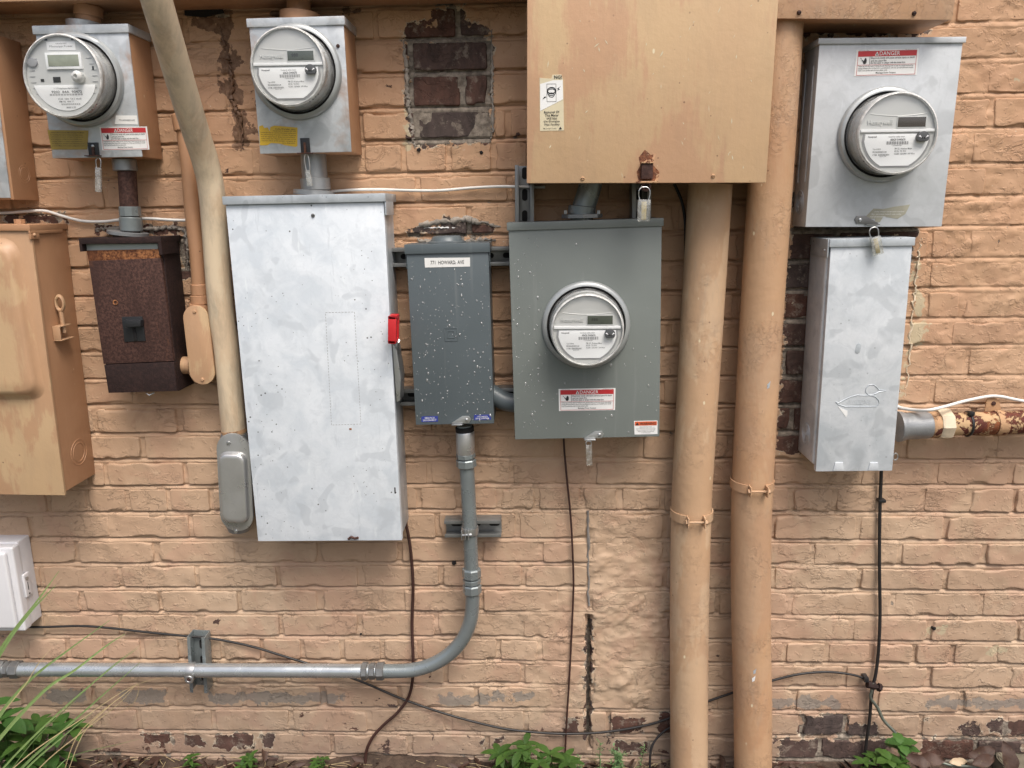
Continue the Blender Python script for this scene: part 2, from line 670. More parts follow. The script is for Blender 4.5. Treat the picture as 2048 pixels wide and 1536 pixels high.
def tanmetal(name, a=TAN, b=TAN2, amt=0.6, streak=0.12, chips=True, rough=0.5, grime=0.0, bs=90, bh=0.0005, ex=(9, 22), lo=0.47, wrinkle=0.0):
    n = NT(name)
    v = n.map(scale=(1, 1, streak))
    f = n.noise(ex[0], 5, 0.6, 0.5, n.map(scale=(1, 1, 0.45)))
    g = n.noise(ex[1] * 4, 4, 0.65, 0, v)
    k = n.mth('ADD', n.mth('MULTIPLY', f, 0.8), n.mth('MULTIPLY', g, 0.2))
    c = n.mix(n.mth('MULTIPLY', n.ramp(k, [(lo, 0.0), (lo + 0.05, 1.0)]), amt), a, b)
    big = n.noise(2.2, 3, 0.5)
    c = n.mix(n.ramp(big, [(0.35, 0.0), (0.7, 0.55)]), c, tuple(x * 0.82 for x in a))
    if grime:
        gm = n.ramp(n.noise(26, 5, 0.7, 0.3, n.map(scale=(1, 1, 0.25), loc=(1, 1, 2))), [(0.46, 0.0), (0.72, grime)])
        c = n.mix(gm, c, (0.13, 0.115, 0.10))
    if chips:
        ch = n.ramp(n.vor(28, v=n.map(scale=(1, 1, 0.5), rot=(0, 0.5, 0))), [(0.055, 1.0), (0.08, 0.0)])
        gt = n.ramp(n.noise(9, 2, v=n.map(loc=(7, 2, 1))), [(0.50, 0.0), (0.56, 1.0)])
        c = n.mix(n.mth('MULTIPLY', ch, gt), c, (0.72, 0.62, 0.42))
        dk = n.ramp(n.vor(33, v=n.map(scale=(1, 1, 1), loc=(4, 0, 9))), [(0.05, 1.0), (0.08, 0.0)])
        c = n.mix(n.mth('MULTIPLY', n.mth('MULTIPLY', dk, gt), 0.7), c, (0.12, 0.06, 0.035))
    h = n.mth('ADD', n.mth('MULTIPLY', g, 0.5), n.noise(bs, 4, 0.6))
    if wrinkle:
        st = n.ramp(n.noise(4.2, 4, 0.6, 0.6, n.map(scale=(1, 1, 0.5), loc=(4, 4, 1))), [(0.50, 0.0), (0.62, 0.25)])
        c = n.mix(st, c, (0.38, 0.27, 0.20))
        gr = n.ramp(n.noise(30, 6, 0.75, 0, n.map(scale=(1, 1, 0.2), loc=(4, 4, 5))), [(0.56, 0.0), (0.70, 0.28)])
        c = n.mix(gr, c, (0.32, 0.26, 0.20))
        wr = n.ramp(n.noise(48, 5, 0.72, 0.3, n.map(scale=(1, 1, 0.8), loc=(1, 4, 5))), [(0.49, 0.0), (0.505, 1.0), (0.56, 0.0)])
        gw = n.ramp(n.noise(8, 3, 0.5, 0, n.map(loc=(1, 9, 5))), [(0.46, 0.0), (0.56, 1.0)])
        h = n.mth('ADD', h, n.mth('MULTIPLY', n.mth('MULTIPLY', wr, gw), wrinkle))
    nm = n.bump(n.noise(7, 3), 0.003, 0.5, n.bump(h, bh))
    return n.fin(c, n.ramp(n.noise(17, 3), [(0.3, rough - 0.1), (0.7, rough + 0.12)]), 0.0, nm)


MT["tanbox"] = tanmetal("tan_painted_steel", (0.48, 0.29, 0.165), (0.58, 0.42, 0.24), amt=0.75, streak=0.16, grime=0.12, lo=0.505)
MT["tanpanel"] = tanmetal("tan_and_yellow_painted_panel", (0.56, 0.34, 0.20), (0.62, 0.45, 0.25), 0.8, 0.13, ex=(3.6, 26), lo=0.50, grime=0.10)
MT["tanpipe"] = tanmetal("tan_painted_pipe", (0.52, 0.335, 0.20), (0.61, 0.445, 0.29), 0.7, 0.3, bs=60, bh=0.0010, wrinkle=0.45)
MT["tanpipe2"] = tanmetal("orange_tan_painted_pipe", (0.50, 0.295, 0.165), (0.56, 0.375, 0.225), 0.5, 0.3, bs=60, bh=0.0011, wrinkle=0.55)
MT["tanside"] = tanmetal("tan_painted_side", (0.42, 0.225, 0.12), (0.48, 0.27, 0.15), 0.4, chips=True)
MT["bendpipe"] = tanmetal("weathered_cream_pipe", (0.64, 0.49, 0.33), (0.70, 0.58, 0.41), 0.7, 0.25, chips=False, grime=0.42, bs=70, bh=0.0004)


def rust(name, dark=(0.045, 0.020, 0.017), mid=(0.095, 0.045, 0.035), org=(0.33, 0.11, 0.035), orange=0.12, paint=None, pth=0.5, sc_=150):
    n = NT(name)
    f = n.noise(sc_, 5, 0.75)
    c = n.mix(n.ramp(f, [(0.42, 0.0), (0.6, 1.0)]), dark, mid)
    c = n.mix(n.ramp(n.noise(9, 5, 0.65, 0.4, n.map(scale=(1, 1, 0.22), loc=(3, 1, 1))), [(0.45, 0.0), (0.60, 0.75)]), c, dark)
    o = n.ramp(n.noise(8, 5, 0.7, 0.5, n.map(scale=(1, 1, 0.35))), [(0.66 - orange, 0.0), (0.78 - orange, 1.0)])
    c = n.mix(n.mth('MULTIPLY', o, 0.75), c, org)
    h = f
    if paint:
        p = n.ramp(n.noise(34, 6, 0.72, 0.4), [(pth, 0.0), (pth + 0.03, 1.0)])
        c = n.mix(p, c, paint)
        h = n.mth('ADD', f, p)
    nm = n.bump(h, 0.0012)
    return n.fin(c, 0.72, 0.0, nm, 0.3)


MT["rust"] = rust("dark_rust", (0.040, 0.019, 0.015), (0.105, 0.052, 0.040), (0.22, 0.085, 0.035), orange=0.06)
MT["rustdark"] = rust("very_dark_rust", (0.02, 0.011, 0.010), (0.04, 0.020, 0.017), orange=0.02)
MT["rustorange"] = rust("orange_rust", (0.09, 0.03, 0.014), (0.42, 0.18, 0.07), (0.30, 0.13, 0.04), 0.02, sc_=110)
MT["rustorange2"] = rust("rust_under_tan_paint", (0.10, 0.035, 0.02), (0.36, 0.15, 0.07), paint=(0.56, 0.33, 0.19), pth=0.52, sc_=120)
MT["rustpipe"] = rust("tan_paint_flaking_over_rust", (0.085, 0.022, 0.015), (0.14, 0.04, 0.025), paint=(0.50, 0.33, 0.18), pth=0.50)
MT["rusttan"] = rust("tan_paint_with_little_rust", (0.10, 0.03, 0.02), (0.16, 0.05, 0.03), paint=(0.48, 0.29, 0.16), pth=0.42)


# --- painted brickwork: where the paint is gone or another colour stays (wear with its own outline, and two dark recesses) is kept
# on the masonry as a distance to that area; the material makes its edge ragged
BARE = [(806, 48, 975, 92), (872, 12, 930, 60), (818, 78, 980, 290), (870, -30, 905, 15),
        (822, 452, 985, 470), (880, 440, 950, 478),
        (372, 18, 445, 30), (10, 428, 135, 447), (190, 452, 375, 468), (362, 465, 378, 560),  # first two: darkness of a hole and a gap put in as bare colour
        (1555, 385, 1650, 905), (1600, 440, 1845, 480), (1600, 60, 1860, 72), (1780, 480, 1822, 835), (1812, 400, 1832, 530),
        (1600, 1432, 1700, 1470), (1692, 1450, 1755, 1478), (1555, 1482, 1780, 1540), (1840, 1478, 2048, 1540), (1975, 1440, 2060, 1470), (1925, 1455, 1960, 1470),
        (432, 1470, 506, 1497), (526, 1468, 546, 1493), (370, 1470, 403, 1492), (290, 1468, 346, 1486),
        (1222, 1436, 1285, 1462), (1225, 1486, 1300, 1505), (1315, 1428, 1345, 1462), (1128, 1436, 1158, 1464), (956, 1480, 970, 1498), (986, 1474, 1006, 1488),
        (1850, 1434, 1860, 1442), (1170, 1240, 1184, 1480)]
BLUE = [(90, 1382, 170, 1406), (240, 1382, 330, 1404), (420, 1388, 690, 1405), (880, 1390, 980, 1408), (985, 1386, 1065, 1400),
        (1545, 1398, 1680, 1416), (1850, 1398, 2060, 1412), (1600, 1390, 1620, 1402)]
BROWN = [(440, 45, 462, 110), (446, 100, 474, 150), (448, 150, 478, 205), (470, 222, 490, 290), (490, 240, 515, 272), (380, 25, 455, 55), (545, 20, 720, 30)]
CREAM = [(1853, 1252, 1866, 1270), (1874, 1252, 1892, 1272), (1972, 1296, 2012, 1310), (1826, 585, 1850, 632), (1818, 640, 1852, 690), (808, 290, 822, 300), (2028, 158, 2048, 166), (1802, 690, 1816, 800), (870, 455, 925, 462), (1826, 520, 1842, 560), (815, 200, 826, 285)]
DARK = [(903, 1120, 914, 1132), (1866, 1252, 1871, 1264), (1660, 1378, 1700, 1390)]


def tow(boxes):
    out = []
    for x0, y0, x1, y1 in boxes:
        a, b = at(x0, y1), at(x1, y0)
        out.append(((a.x + b.x) / 2, (a.z + b.z) / 2, abs(b.x - a.x) / 2, abs(b.z - a.z) / 2))
    return out


WEAR = {"bare": tow(BARE), "slate": tow(BLUE), "glue": tow(BROWN), "cream": tow(CREAM)}


def wear(me, V):
    for nme, bs in WEAR.items():
        d = np.full(len(V), 0.2)
        for cx, cz, hx, hz in bs:
            qx, qz = np.abs(V[:, 0] - cx) - hx, np.abs(V[:, 2] - cz) - hz
            d = np.minimum(d, np.hypot(np.maximum(qx, 0), np.maximum(qz, 0)) + np.minimum(np.maximum(qx, qz), 0))
        at_ = me.attributes.new(nme, 'FLOAT', 'POINT')
        at_.data.foreach_set("value", d.astype(np.float32))


def brickmat(name, mortar):
    n = NT(name)

    def grp(nme, ns=38, amp=0.9, rim=False):
        x = n.n("ShaderNodeAttribute")
        x.attribute_name = nme
        d = n.mth('ADD', x.outputs["Fac"], n.mth('MULTIPLY', n.mth('SUBTRACT', n.noise(ns, 5, 0.6), 0.5), 0.055 * amp))
        mr = n.n("ShaderNodeMapRange")
        n.set(mr.inputs[0], d)
        mr.inputs[1].default_value = 0.0008
        mr.inputs[2].default_value = -0.0008
        if rim:
            m2 = n.n("ShaderNodeMapRange")
            n.set(m2.inputs[0], d)
            m2.inputs[1].default_value, m2.inputs[2].default_value = 0.0042, 0.0026
            return mr.outputs[0], m2.outputs[0]
        return mr.outputs[0]
    oi = n.n("ShaderNodeObjectInfo").outputs["Random"]
    big = n.noise(1.6, 3, 0.5)
    med = n.noise(9, 5, 0.6, 0.4)
    fine = n.noise(70, 5, 0.65)
    p1, p2, p3 = (0.49, 0.35, 0.238), (0.54, 0.405, 0.285), (0.455, 0.31, 0.21)
    c = n.mix(n.ramp(med, [(0.35, 0.0), (0.66, 1.0)]), p1, p2)
    c = n.mix(n.ramp(big, [(0.42, 0.0), (0.62, 0.7)]), c, p3)
    c = n.mix(n.mth('MULTIPLY', n.ramp(n.noise(5.5, 4, 0.6, 0.8, n.map(loc=(6, 0, 6))), [(0.50, 0.0), (0.58, 1.0)]), 0.45), c, (0.47, 0.29, 0.205))
    # upper wall is a more orange coat than the lower one
    sx = n.n("ShaderNodeSeparateXYZ")
    n.set(sx.inputs[0], n.pos)
    zf = n.n("ShaderNodeMapRange")
    n.set(zf.inputs[0], n.mth('ADD', sx.outputs[2], n.mth('MULTIPLY', med, 0.5)))
    zf.inputs[1].default_value = -0.75
    zf.inputs[2].default_value = 0.15
    c = n.mix(zf.outputs[0], c, n.mix(0.6, c, (0.54, 0.30, 0.16)))
    if not mortar:
        c = n.mix(n.mth('MULTIPLY', oi, 0.22), c, (0.36, 0.225, 0.15))
    # wiped brown smears
    sm = n.ramp(n.noise(4.5, 4, 0.6, 1.0, n.map(loc=(5, 0, 2))), [(0.63, 0.0), (0.70, 1.0)])
    c = n.mix(n.mth('MULTIPLY', sm, 0.35), c, (0.30, 0.16, 0.10))
    # pale specks and dark pits
    sk = n.ramp(n.vor(42, v=n.map(loc=(1, 0, 3))), [(0.045, 1.0), (0.07, 0.0)])
    gt = n.ramp(n.noise(11, 2), [(0.52, 0.0), (0.58, 1.0)])
    c = n.mix(n.mth('MULTIPLY', sk, n.mth('MULTIPLY', gt, 0.8)), c, (0.62, 0.54, 0.40))
    pit = n.ramp(n.vor(55, v=n.map(loc=(9, 0, 1))), [(0.05, 1.0), (0.09, 0.0)])
    c = n.mix(n.mth('MULTIPLY', pit, n.mth('MULTIPLY', n.ramp(n.noise(8, 2, v=n.map(loc=(3, 3, 3))), [(0.5, 0.0), (0.6, 1.0)]), 0.6)), c, (0.12, 0.075, 0.05))
    # dirt splashed up from the ground
    zg = n.n("ShaderNodeMapRange")
    n.set(zg.inputs[0], n.mth('ADD', sx.outputs[2], n.mth('MULTIPLY', n.noise(14, 5, 0.7), 0.30)))
    zg.inputs[1].default_value = -1.14
    zg.inputs[2].default_value = -1.42
    c = n.mix(n.mth('MULTIPLY', zg.outputs[0], 0.62), c, (0.20, 0.145, 0.12))
    c = n.mix(n.mth('MULTIPLY', grp("slate", 30, 1.3), 0.62), c, n.mix(fine, (0.12, 0.135, 0.14), (0.24, 0.24, 0.22)))
    c = n.mix(n.mth('MULTIPLY', grp("cream", 48, 1.1), 0.9), c, (0.50, 0.42, 0.28))
    brn = grp("glue", 22, 1.9)
    c = n.mix(n.mth('MULTIPLY', brn, 0.85), c, n.mix(n.ramp(fine, [(0.4, 0.0), (0.6, 1.0)]), (0.10, 0.05, 0.03), (0.20, 0.12, 0.075)))
    # flaking low down plus the patches that lost their paint
    fl = n.ramp(n.mth('ADD', n.noise(13, 6, 0.65, 0.3, n.map(loc=(2, 0, 8))), n.mth('MULTIPLY', zg.outputs[0], 0.115)), [(0.683, 0.0), (0.687, 1.0)])
    gb_, rimm = grp("bare", 32, 1.35, rim=True)
    c = n.mix(n.mth('MULTIPLY', rimm, n.ramp(n.noise(28, 3), [(0.44, 0.0), (0.56, 0.8)])), c, (0.56, 0.49, 0.38))
    bare = n.mth('MAXIMUM', gb_, fl)
    if mortar:
        bc = n.mix(n.ramp(fine, [(0.35, 0.0), (0.65, 1.0)]), (0.14, 0.115, 0.092), (0.34, 0.29, 0.235))
    else:
        b1 = n.mix(oi, (0.075, 0.040, 0.030), (0.058, 0.045, 0.041))
        b2 = n.mix(oi, (0.14, 0.066, 0.047), (0.105, 0.078, 0.070))
        bc = n.mix(n.ramp(n.noise(30, 6, 0.7, 0, n.map(scale=(1, 1, 0.5))), [(0.38, 0.0), (0.66, 1.0)]), b1, b2)
        rem = n.ramp(n.noise(24, 7, 0.78), [(0.54, 0.0), (0.62, 1.0)])
        bc = n.mix(n.mth('MULTIPLY', rem, 0.6), bc, (0.30, 0.25, 0.20))
    c = n.mix(bare, c, bc)
    # relief: paint skin over the masonry, brush marks, sags and blobs
    brush = n.noise(85, 4, 0.6, 0, n.map(scale=(0.22, 1, 1.0), rot=(0, 0.12, 0)))
    blobs = n.ramp(n.noise(62, 3, 0.5, 0.3), [(0.58, 0.0), (0.64, 0.6), (0.74, 1.0)])
    run = n.ramp(n.noise(16, 5, 0.7, 0.5, n.map(scale=(0.75, 1, 1.3), loc=(3, 0, 5))), [(0.497, 0.0), (0.503, 1.0), (0.54, 0.0)])
    h = n.mth('ADD', n.mth('MULTIPLY', brush, 0.35), n.mth('MULTIPLY', blobs, 0.55))
    gate = n.ramp(n.noise(6, 3, v=n.map(loc=(8, 1, 0))), [(0.45, 0.0), (0.6, 1.0)])
    h = n.mth('ADD', h, n.mth('MULTIPLY', n.mth('MULTIPLY', run, gate), 0.8))
    h = n.mth('ADD', h, n.mth('MULTIPLY', fine, 0.5))
    h = n.mth('SUBTRACT', h, n.mth('MULTIPLY', bare, 1.8))
    nm = n.bump(h, 0.0017, 1.0)
    rgh = n.mix(bare, n.ramp(med, [(0.3, 0.52), (0.7, 0.68)]), (0.9, 0.9, 0.9))
    return n.fin(c, rgh, 0.0, nm, 0.28)


MT["brick"] = brickmat("painted_brick", False)
MT["mortar"] = brickmat("painted_mortar", True)

# ------------------------------------------------------------------ brick wall
C = 0.073
KMIN, KMAX = -12, 27
LB, JB, JH = 0.225, 0.0125, 0.011
_right = {k: y for k, y in enumerate([42, 115, 185.5, 254, 325, 390, 450, 514, 573, 634, 688, 749, 806, 862, 918, 969, 1024, 1079, 1130, 1180, 1232, 1282, 1327, 1376, 1424, 1473])}
_mid = {14 + i: y for i, y in enumerate([913.7, 967, 1017, 1075.6, 1123, 1171.6, 1221, 1272, 1320, 1366, 1414.6, 1464])}
_midhi = {1: 141, 2: 212.5, 3: 276.5, 4: 342, 5: 403, 6: 469}
_lefthi = {-1: 26, 0: 84.6, 1: 153.6, 2: 222.6, 3: 286.5, 4: 351.5, 5: 414}
_left = {8 + i: y for i, y in enumerate([591, 650, 703, 757, 808, 865, 918, 971, 1024, 1075, 1125.6, 1174.4, 1223, 1270, 1318, 1366, 1413, 1458.7, 1506])}


def _res(d, px):
    ks = sorted(d)
    return ks, [at(px, d[k]).z - (Z0 - k * C) for k in ks]


AX = [-1.25, -0.15, 1.0]
_kl, _rl = _res(_lefthi, 420)
_k2, _r2_ = _res(_left, 200)
_km, _rm = _res(_midhi, 840)
_k3, _r3 = _res(_mid, 1010)
_kr, _rr = _res(_right, 1960)
RESK = {}
for k in range(KMIN - 2, KMAX + 2):
    RESK[k] = [float(np.interp(k, _kl + _k2, _rl + _r2_)), float(np.interp(k, _km + _k3, _rm + _r3)), float(np.interp(k, _kr, _rr))]


def zb(k, x):
    return Z0 - k * C + np.interp(x, AX, RESK[k])


JOINTS = {0: [751, 915], 1: [552, 820, 978], 2: [640, 822, 925, 979], 3: [480, 722, 833, 985, 1016], 4: [320, 511, 725, 807, 897, 987, 1058], 5: [395, 836, 1019],
          6: [300, 745, 938], 12: [268], 13: [190, 357], 14: [285, 1116, 1283, 1990], 15: [178, 212, 370, 858, 1023, 1187, 1719, 2024],
          16: [95, 174, 255, 337, 422, 837, 917, 997, 1073, 1163, 1240, 1325, 1583, 1669, 1758, 1846, 1936, 2029],
          17: [63, 223, 382, 875, 1035, 1177, 1330, 1546, 1716, 1891], 18: [153, 312, 473, 638, 800, 960, 1082, 1177, 1330, 1624, 1799, 1969],
          19: [84, 241, 394, 557, 720, 882, 1047, 1177, 1330, 1546, 1719, 1891], 20: [164, 321, 479, 640, 805, 963, 1120, 1177, 1283, 1579, 1786, 1963],
          21: [92, 241, 401, 562, 720, 873, 1043, 1177, 1345, 1703, 1860, 2036],
          22: [52, 136, 209, 284, 361, 445, 524, 605, 685, 765, 840, 920, 997, 1080, 1177, 1320, 1400, 1569, 1654, 1743, 1829, 1906, 1990],
          23: [110, 268, 427, 575, 735, 892, 1045, 1177, 1267, 1345, 1500, 1689, 1859, 2019], 24: [45, 188, 340, 487, 645, 800, 953, 1111, 1177, 1270, 1430, 1590, 1753, 1924],
          25: [120, 279, 427, 582, 738, 895, 1052, 1177, 1217, 1370, 1530, 1604, 1692, 1842, 2010],
          26: [60, 200, 345, 512, 665, 820, 975, 1180, 1300, 1500, 1640, 1795, 1950],
          9: [1852, 1923], 8: [1857], 7: [1860, 1934], 6.5: [], 10: [1900], 11: [1934], 2.5: []}
JOINTS[3] += [1982]
JOINTS[4] += [1939]
JOINTS[2] += [1972]
JOINTS[1] += [1989]
JOINTS[6] += [1979]
XC = at(1177, 1250).x      # the old control joint
CRACK_ROWS = range(16, 27)


def rowjoints(k):
    js = sorted(JOINTS.get(k, []))
    zc = Z0 - k * C + 0.03
    X = []
    for px in js:
        yy = pxof((0, 0, zc))[1]
        for _ in range(3):
            p = at(px, yy)
            yy = pxof((p.x, 0, zc + float(np.interp(p.x, AX, RESK[k]))))[1]
        X.append(XC if (px == 1177) else p.x)
    rr = random.Random(k * 31 + 5)
    if not X:
        X = [0.03 + (k % 2) * LB / 2 + rr.uniform(-0.02, 0.02)]
    out = [X[0]]
    for b in X[1:]:
        a = out[-1]
        n_ = max(1, round((b - a) / LB))
        if (b - a) < 0.3:
            n_ = 1
        for i in range(1, n_):
            out.append(a + (b - a) * i / n_ + rr.uniform(-0.006, 0.006))
        out.append(b)
    while out[0] > -2.15:
        out.insert(0, out[0] - LB + rr.uniform(-0.008, 0.008))
    while out[-1] < 2.05:
        out.append(out[-1] + LB + rr.uniform(-0.008, 0.008))
    return out


SM = [((1190, 1060, 1320, 1400), 0.94, 0.05), ((1860, -200, 2300, 800), 0.62, 0.10), ((1075, 900, 1340, 1065), 0.35, 0.05),
      ((1060, 1200, 1172, 1440), 0.75, 0.05), ((430, 40, 500, 320), 0.4, 0.03), ((1690, 930, 1860, 1110), 0.3, 0.06), ((1555, 1130, 1640, 1260), 0.6, 0.05),
      ((0, 0, 460, 30), 0.3, 0.05), ((1000, 880, 1100, 1200), 0.3, 0.05), ((1600, 1480, 2100, 1600), 0.2, 0.04)]
SMW = []
for (x0, y0, x1, y1), v, s in SM:
    a, b = at(x0, y1), at(x1, y0)
    SMW.append(((a.x + b.x) / 2, (a.z + b.z) / 2, abs(b.x - a.x) / 2, abs(b.z - a.z) / 2, v, s))


def smear(x, z):
    r = np.zeros_like(x)
    for cx, cz, hx, hz, v, s in SMW:
        q = np.maximum(np.abs(x - cx) - hx, np.abs(z - cz) - hz) + fbm(x, z, 18, 2, 91) * 0.04
        r = np.maximum(r, v * np.clip(1 - q / s, 0, 1))
    return r


def lump(x, z, sm):
    """relief of the painted face in metres"""
    h = fbm(x, z, 9, 2, 3) * 0.0030 + fbm(x, z, 45, 3, 17) * 0.0018
    dr = fbm(x * 1.0, z * 0.8, 26, 3, 41)
    h = h + np.clip(dr - 0.18, 0, 1) * 0.006
    h = h + sm * (fbm(x, z, 16, 3, 57) * 0.0075 + np.abs(fbm(x + 0.3 * z, z, 34, 2, 77)) * 0.0035 + np.clip(fbm(x - 0.5 * z, z, 22, 3, 97) - 0.25, 0, 1) * 0.018)
    return h


def brickverts(x0, x1, k):
    g = 0.0022
    cx = (x0 + x1) / 2
    zlo, zhi = float(zb(k, cx)), float(zb(k - 1, cx)) - JB
    ins = np.array([-0.002, -0.0004, 0.0008, 0.0020, 0.0034, 0.0065])
    nx = max(2, int((x1 - x0 - 0.02) / 0.0075))
    nz = max(2, int((zhi - zlo - 0.02) / 0.0070))
    xs = np.concatenate([x0 + ins, np.linspace(x0 + 0.011, x1 - 0.011, nx), (x1 - ins)[::-1]])
    zs = np.concatenate([zlo + ins, np.linspace(zlo + 0.011, zhi - 0.011, nz), (zhi - ins)[::-1]])
    X, Z = np.meshgrid(xs, zs)
    sm = smear(X, Z)
    wob = fbm(X, Z, 60, 2, 5) * 0.0020 + fbm(X, Z, 9, 2, 15) * 0.0012 - np.clip(fbm(X, Z, 24, 2, 25) - 0.22, 0, 1) * 0.02
    dx = np.minimum(X - x0, x1 - X)
    dz = np.minimum(Z - zlo, zhi - Z)
    rr = 0.006
    cxx, czz = np.clip(rr - dx, 0, None), np.clip(rr - dz, 0, None)
    sdv = rr - np.sqrt(cxx ** 2 + czz ** 2) + wob
    sdv = np.where((dx > rr) & (dz > rr), np.minimum(dx, dz), sdv)
    t = np.clip(sdv / 0.0019, 0, 1)
    prof = np.sqrt(1 - (1 - t) ** 2)
    rnd = random.Random(int(k * 977 + round(x0 * 1000)))
    base = rnd.uniform(-0.0015, 0.0022)
    tilt = rnd.uniform(-0.012, 0.012) * (X - cx) + rnd.uniform(-0.02, 0.02) * (Z - (zlo + zhi) / 2)
    h = (base + tilt) * (1 - 0.8 * sm) + lump(X, Z, sm)
    rec = 0.0145
    h = -rec + (h + rec) * prof
    V = np.stack([X.ravel(), -h.ravel(), Z.ravel()], 1)
    n, m = len(zs), len(xs)
    idx = np.arange(n * m).reshape(n, m)
    F = np.stack([idx[:-1, :-1].ravel(), idx[:-1, 1:].ravel(), idx[1:, 1:].ravel(), idx[1:, :-1].ravel()], 1)
    return V, F


def npmesh(name, V, F, smooth=True):
    me = bpy.data.meshes.new(name)
    me.vertices.add(len(V))
    me.vertices.foreach_set("co", V.astype(np.float32).ravel())
    me.loops.add(F.size)
    me.loops.foreach_set("vertex_index", F.astype(np.int32).ravel())
    me.polygons.add(len(F))
    me.polygons.foreach_set("loop_start", np.arange(0, F.size, F.shape[1], dtype=np.int32))
    me.polygons.foreach_set("loop_total", np.full(len(F), F.shape[1], dtype=np.int32))
    me.update()
    me.validate()
    if smooth:
        me.shade_smooth()
    return me


wall = Thing("brick_wall", "old brick wall painted tan, carrying all the electrical boxes and conduits", "wall", (0, 0, 0))
# what stands in front of the wall and hides bricks completely (photograph pixels)
HIDE = [(72, 55, 300, 305), (500, 45, 705, 295), (0, 460, 150, 930), (185, 490, 355, 770), (465, 400, 790, 1060), (820, 500, 975, 840), (1025, 450, 1320, 865),
        (1062, -200, 1525, 360), (1625, 80, 1890, 440), (1630, 490, 1785, 930), (1345, 380, 1420, 1600), (1475, 60, 1545, 1600)]
cands, rest = [], []
for k in range(KMIN, KMAX + 1):
    js = rowjoints(k)
    for a, b in zip(js, js[1:]):
        ga = 0.008 if (a == XC and k in CRACK_ROWS) else JH / 2
        gb = 0.004 if (b == XC and k in CRACK_ROWS) else JH / 2
        x0, x1 = a + ga, b - gb
        if x1 - x0 < 0.02:
            continue
        p0 = pxof((x0, 0, zb(k, a)))
        p1 = pxof((x1, 0, zb(k, b) + C - JB))
        X0, X1, Y1, Y0 = p0[0], p1[0], p0[1], p1[1]
        inside = max(0, min(X1, 2048) - max(X0, 0)) * max(0, min(Y1, 1536) - max(Y0, 0))
        hid = any(X0 > h[0] and X1 < h[2] and Y0 > h[1] and Y1 < h[3] for h in HIDE)
        cov = 0
        for h in HIDE:
            cov = max(cov, max(0, min(X1, h[2]) - max(X0, h[0])) * max(0, min(Y1, h[3]) - max(Y0, h[1])))
        if inside < 60 or hid or inside - cov < 60:
            rest.append((x0, x1, k))
        else:
            cands.append((inside - cov, x0, x1, k))
cands.sort(reverse=True)
print("cands", len(cands))
for c_ in cands[300:]:
    rest.append(c_[1:])
for _, x0, x1, k in cands[:300]:
    V, F = brickverts(x0, x1, k)
    o0 = np.array([(x0 + x1) / 2, 0, float(zb(k, (x0 + x1) / 2)) + 0.028])
    me = npmesh("brick", V - o0, F)
    wear(me, V)
    me.materials.append(MT["brick"])
    o = mk("brick", me, None, wall.e)
    o.location = o0
Vs, Fs, off = [], [], 0
for x0, x1, k in rest:
    V, F = brickverts(x0, x1, k)
    Vs.append(V)
    Fs.append(F + off)
    off += len(V)
me = npmesh("brick_remainder", np.concatenate(Vs), np.concatenate(Fs))
wear(me, np.concatenate(Vs))
me.materials.append(MT["brick"])
mk("brick_remainder", me, None, wall.e, kind="stuff")

# mortar sheet
xs = np.arange(-1.72, 1.52, 0.006)
zs = np.arange(-1.66, 0.62, 0.0028)
X, Z = np.meshgrid(xs, zs)
sm = smear(X, Z)
rec = 0.0052 + np.clip(fbm(X, Z, 10, 2, 133), -0.6, 0.6) * 0.006
for k in range(KMIN, KMAX + 1):
    b = zb(k, xs)[None, :]
    t = (b - Z) / JB
    inside = (t > -0.05) & (t < 1.05)
    rec = np.where(inside, np.interp(np.clip(t, 0, 1), [0, 0.22, 0.42, 1], [0.0105, 0.0100, 0.0038, 0.0018]), rec)
rec = rec * (1 - sm) - 0.0022 * sm ** 2
rec = rec + np.clip(fbm(X, Z, 14, 2, 33), -0.6, 0.6) * 0.005
h = -rec + lump(X, Z, sm) * 0.9 + fbm(X, Z, 60, 2, 61) * 0.0016 * (1 + sm)
_zc0, _zc1 = at(1177, 1500).z, at(1177, 1228).z
inc = (np.abs(X - XC - 0.002 - fbm(X * 0, Z, 30, 2, 9) * 0.008) < 0.0105 + 0.004 * fbm(X * 0, Z, 60, 2, 19)) & (Z < _zc1) & (Z > _zc0)
h = np.where(inc, -0.035, h)
V = np.stack([X.ravel(), -h.ravel(), Z.ravel()], 1)
idx = np.arange(X.size).reshape(X.shape)
F = np.stack([idx[:-1, :-1].ravel(), idx[:-1, 1:].ravel(), idx[1:, 1:].ravel(), idx[1:, :-1].ravel()], 1)
me = npmesh("mortar", V, F)
wear(me, V)
me.materials.append(MT["mortar"])
mk("mortar", me, None, wall.e)
# plain continuation of the wall out to the sides and up, and its core
bm = nb()
for (x0, x1, z0, z1) in ((-6, -1.715, -1.62, 3.2), (1.515, 6, -1.62, 3.2), (-1.715, 1.515, 0.615, 3.2)):
    bx(bm, x0, x1, 0.0085, 0.05, z0, z1)
bx(bm, -6, 6, 0.055, 0.32, -1.62, 3.2)
wall.part("wall_core", bm, MT["mortar"], smooth=None)
for x_, y_, r_ in ((908, 1126, 5), (1868, 1257, 4), (1769, 1001, 3), (722, 1268, 2), (838, 300, 4), (963, 305, 4)):
    bm = nb()
    c_ = at(x_, y_, 0.0)
    lathe(bm, [(0.0001, 0.004), (r_ * 0.0009, 0.0035), (r_ * 0.0012, 0.0), (r_ * 0.0012, -0.006)], c=c_, seg=9)
    for v in bm.verts:
        v.co.x += random.uniform(-0.0012, 0.0012)
        v.co.z += random.uniform(-0.0012, 0.0012)
    wall.part("hole_shade_spot", bm, MT["black"])  # black lump painting the dark inside of a hole; nothing is cut
